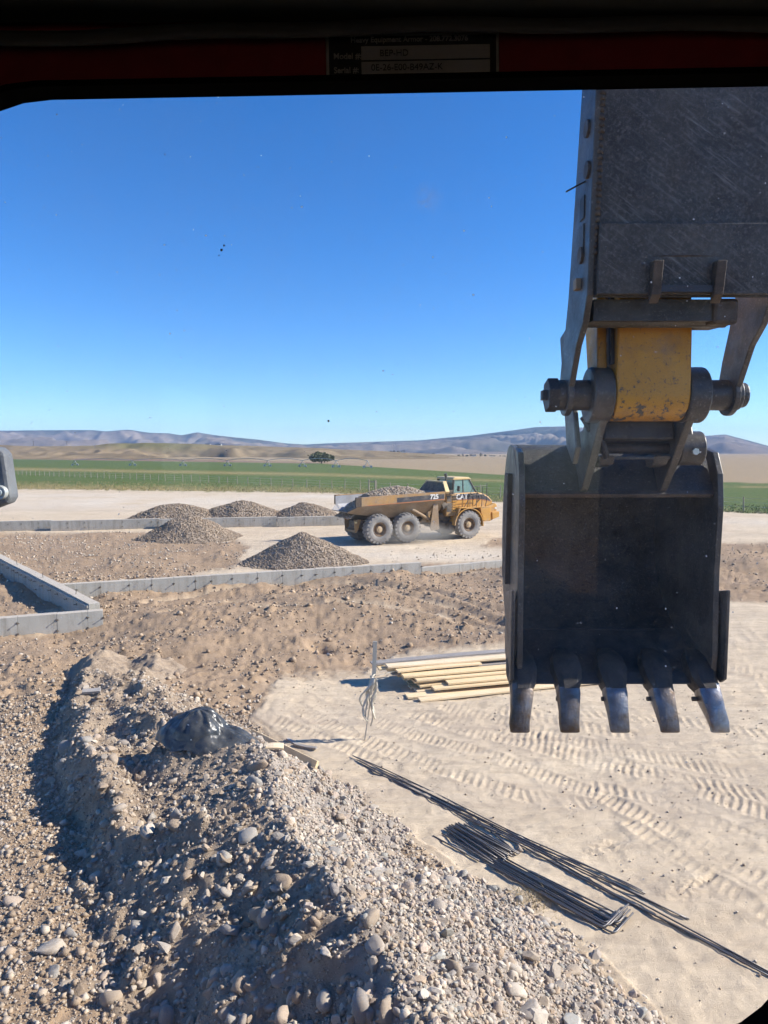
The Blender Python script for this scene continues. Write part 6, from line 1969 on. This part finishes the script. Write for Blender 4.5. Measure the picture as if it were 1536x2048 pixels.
    mb = MB(); mb.box(-0.52, 0.72, -1.2, YF + 0.04, 3.42, 3.5); part(mb, 'cab_floor', 'cab_grey', None)
    mb = MB(); mb.box(-0.22, 0.22, -0.95, -0.42, 3.5, 3.95); mb.box(-0.22, 0.22, -1.05, -0.9, 3.95, 4.55); part(mb, 'seat', 'cab_black', None, bevel=0.04)
    # glazing
    gp = rrect(xw0 - 0.01, xw1 + 0.01, zw0 - 0.01, zw1 + 0.01, 0.105, tilt=0.018)
    mb = MB(); mb.prism(gp, YF + 0.0145, YF + 0.0195, 'y'); part(mb, 'windshield', 'window', None)
    # dried specks of mud and insects on the pane
    for (u, v, r) in ((443, 500, 2.8), (448, 491, 2.2), (438, 511, 1.4), (330, 309, 1.5), (657, 842, 2.4), (114, 229, 1.3)):
        q = atY(u, v, YF + 0.0142); mb = MB(); rr = r / FPX * 0.5
        mb.lathe([(0.0, rr), (-0.0006, rr * 0.7), (-0.0008, 0.0)], 7, 'y', (q.x, q.y, q.z))
        o = part(mb, 'mud_speck', 'rust_steel' if u in (443, 448, 438, 330) else 'bed_steel', None)
    # identification plate on the header
    tl = atY(651, 70, YF); brc = atY(996, 160, YF)
    w, h = brc.x - tl.x, tl.z - brc.z
    ang = math.atan2(0.018, 1)
    mb = MB(); mb.box(0, w, -0.0015, 0.001, -h, 0); pl = part(mb, 'identification_plate', 'plate_white', frame, bevel=0.0008)
    pl.location = (tl.x, YF - 0.001, tl.z - 0.001); pl.rotation_euler = (0, -ang, 0)
    m = 0.0022
    mb = MB(); mb.box(m, w - m, -0.0021, -0.0016, -h + m, -m); part(mb, 'plate_field', 'plate_black', pl)
    x0, x1 = w * 0.205, w * 0.945
    for (za, zb_) in ((-h * 0.30, -h * 0.60), (-h * 0.64, -h * 0.915)):
        mb = MB(); mb.box(x0, x1, -0.0026, -0.0022, zb_, za); part(mb, 'blank_field', 'plate_white', pl)
    def tx(s, size, x, z, mat, off=0.0):
        t = link('lettering', text_mesh(s, size, off, 0.0002), mat, pl, (x, -0.0030, z)); t.rotation_euler = (R(90), 0, 0)
    tx('Heavy Equipment Armor - 208.772.3076', h * 0.165, w * 0.145, -h * 0.22, 'plate_white', 0.0001)
    tx('Model #:', h * 0.18, w * 0.045, -h * 0.575, 'plate_white', 0.0001)
    tx('Serial #:', h * 0.18, w * 0.045, -h * 0.885, 'plate_white', 0.0001)
    tx('BEP-HD', h * 0.20, w * 0.31, -h * 0.53, 'cab_grey')
    tx('0E-26-E00-B49AZ-K', h * 0.20, w * 0.26, -h * 0.845, 'cab_grey')
    # ------------------------------------------------ machine body below and behind
    mb = MB(); mb.box(-0.60, 2.5, -4.0, 0.6, 2.75, 3.4); mb.box(0.78, 2.5, -4.0, -1.6, 3.4, 4.3); part(mb, 'house', 'stick_yellow', None, bevel=0.05)
    mb = MB(); mb.cyl((0.95, -1.6, 2.4), (0.95, -1.6, 2.76), 0.9, n=32); part(mb, 'turntable', 'dark_iron', None)
    for x0 in (-0.75, 2.05):
        mb = MB()
        prof = arc(-3.4, 1.98, 0.45, 270, 90, 10) + arc(1.0, 1.98, 0.45, 90, -90, 10)
        mb.prism(prof, x0, x0 + 0.6); part(mb, 'track', 'dark_iron', None, bevel=0.02)
    mb = MB(); mb.box(-0.2, 2.1, -2.4, -0.8, 1.9, 2.4); part(mb, 'undercarriage', 'dark_iron', None, bevel=0.03)
build_excavator()

# ================================================================ THE AIR
mb = MB(); mb.box(-14500, 14500, -300, 12400, -14, 420)
hz = mb.build('haze', None); hz['kind'] = 'stuff'
hm = bpy.data.materials.new('haze_air'); hm.use_nodes = True
hn = hm.node_tree; hn.nodes.clear()
ho = hn.nodes.new('ShaderNodeOutputMaterial'); hv = hn.nodes.new('ShaderNodeVolumePrincipled')
hv.inputs['Color'].default_value = (0.42, 0.64, 1.0, 1); hv.inputs['Density'].default_value = 5.0e-5; hv.inputs['Anisotropy'].default_value = 0.0
hn.links.new(hv.outputs[0], ho.inputs['Volume'])
hz.data.materials.clear(); hz.data.materials.append(hm)

# dust stirred up by the wheels
def build_dust():
    p = atZ(830, 1088, 0.0)
    bm = bmesh.new(); bmesh.ops.create_icosphere(bm, subdivisions=3, radius=1.0)
    me = bpy.data.meshes.new('dust_cloud'); bm.to_mesh(me); bm.free()
    o = link('dust_cloud', me, None, None, (p.x, p.y + 0.6, 0.45)); o.scale = (2.7, 1.3, 0.75); o.rotation_euler = (0, 0, R(24)); o['kind'] = 'stuff'
    m = bpy.data.materials.new('dust'); m.use_nodes = True; nt = m.node_tree; nt.nodes.clear()
    out = nt.nodes.new('ShaderNodeOutputMaterial'); v = nt.nodes.new('ShaderNodeVolumePrincipled')
    v.inputs['Color'].default_value = (0.9, 0.84, 0.75, 1)
    vec = coords(nt); ln = nt.nodes.new('ShaderNodeVectorMath'); ln.operation = 'LENGTH'; nt.links.new(vec, ln.inputs[0])
    fall = rng(nt, ln.outputs['Value'], 0.25, 1.0, 1.0, 0.0)
    mu = nt.nodes.new('ShaderNodeMath'); mu.operation = 'MULTIPLY'
    nt.links.new(fall, mu.inputs[0]); nt.links.new(rng(nt, noise(nt, 1.8, 4, 0.6, vec), 0.3, 0.7, 0.1, 1.3), mu.inputs[1])
    nt.links.new(mu.outputs[0], v.inputs['Density']); nt.links.new(v.outputs[0], out.inputs['Volume'])
    me.materials.append(m)
build_dust()
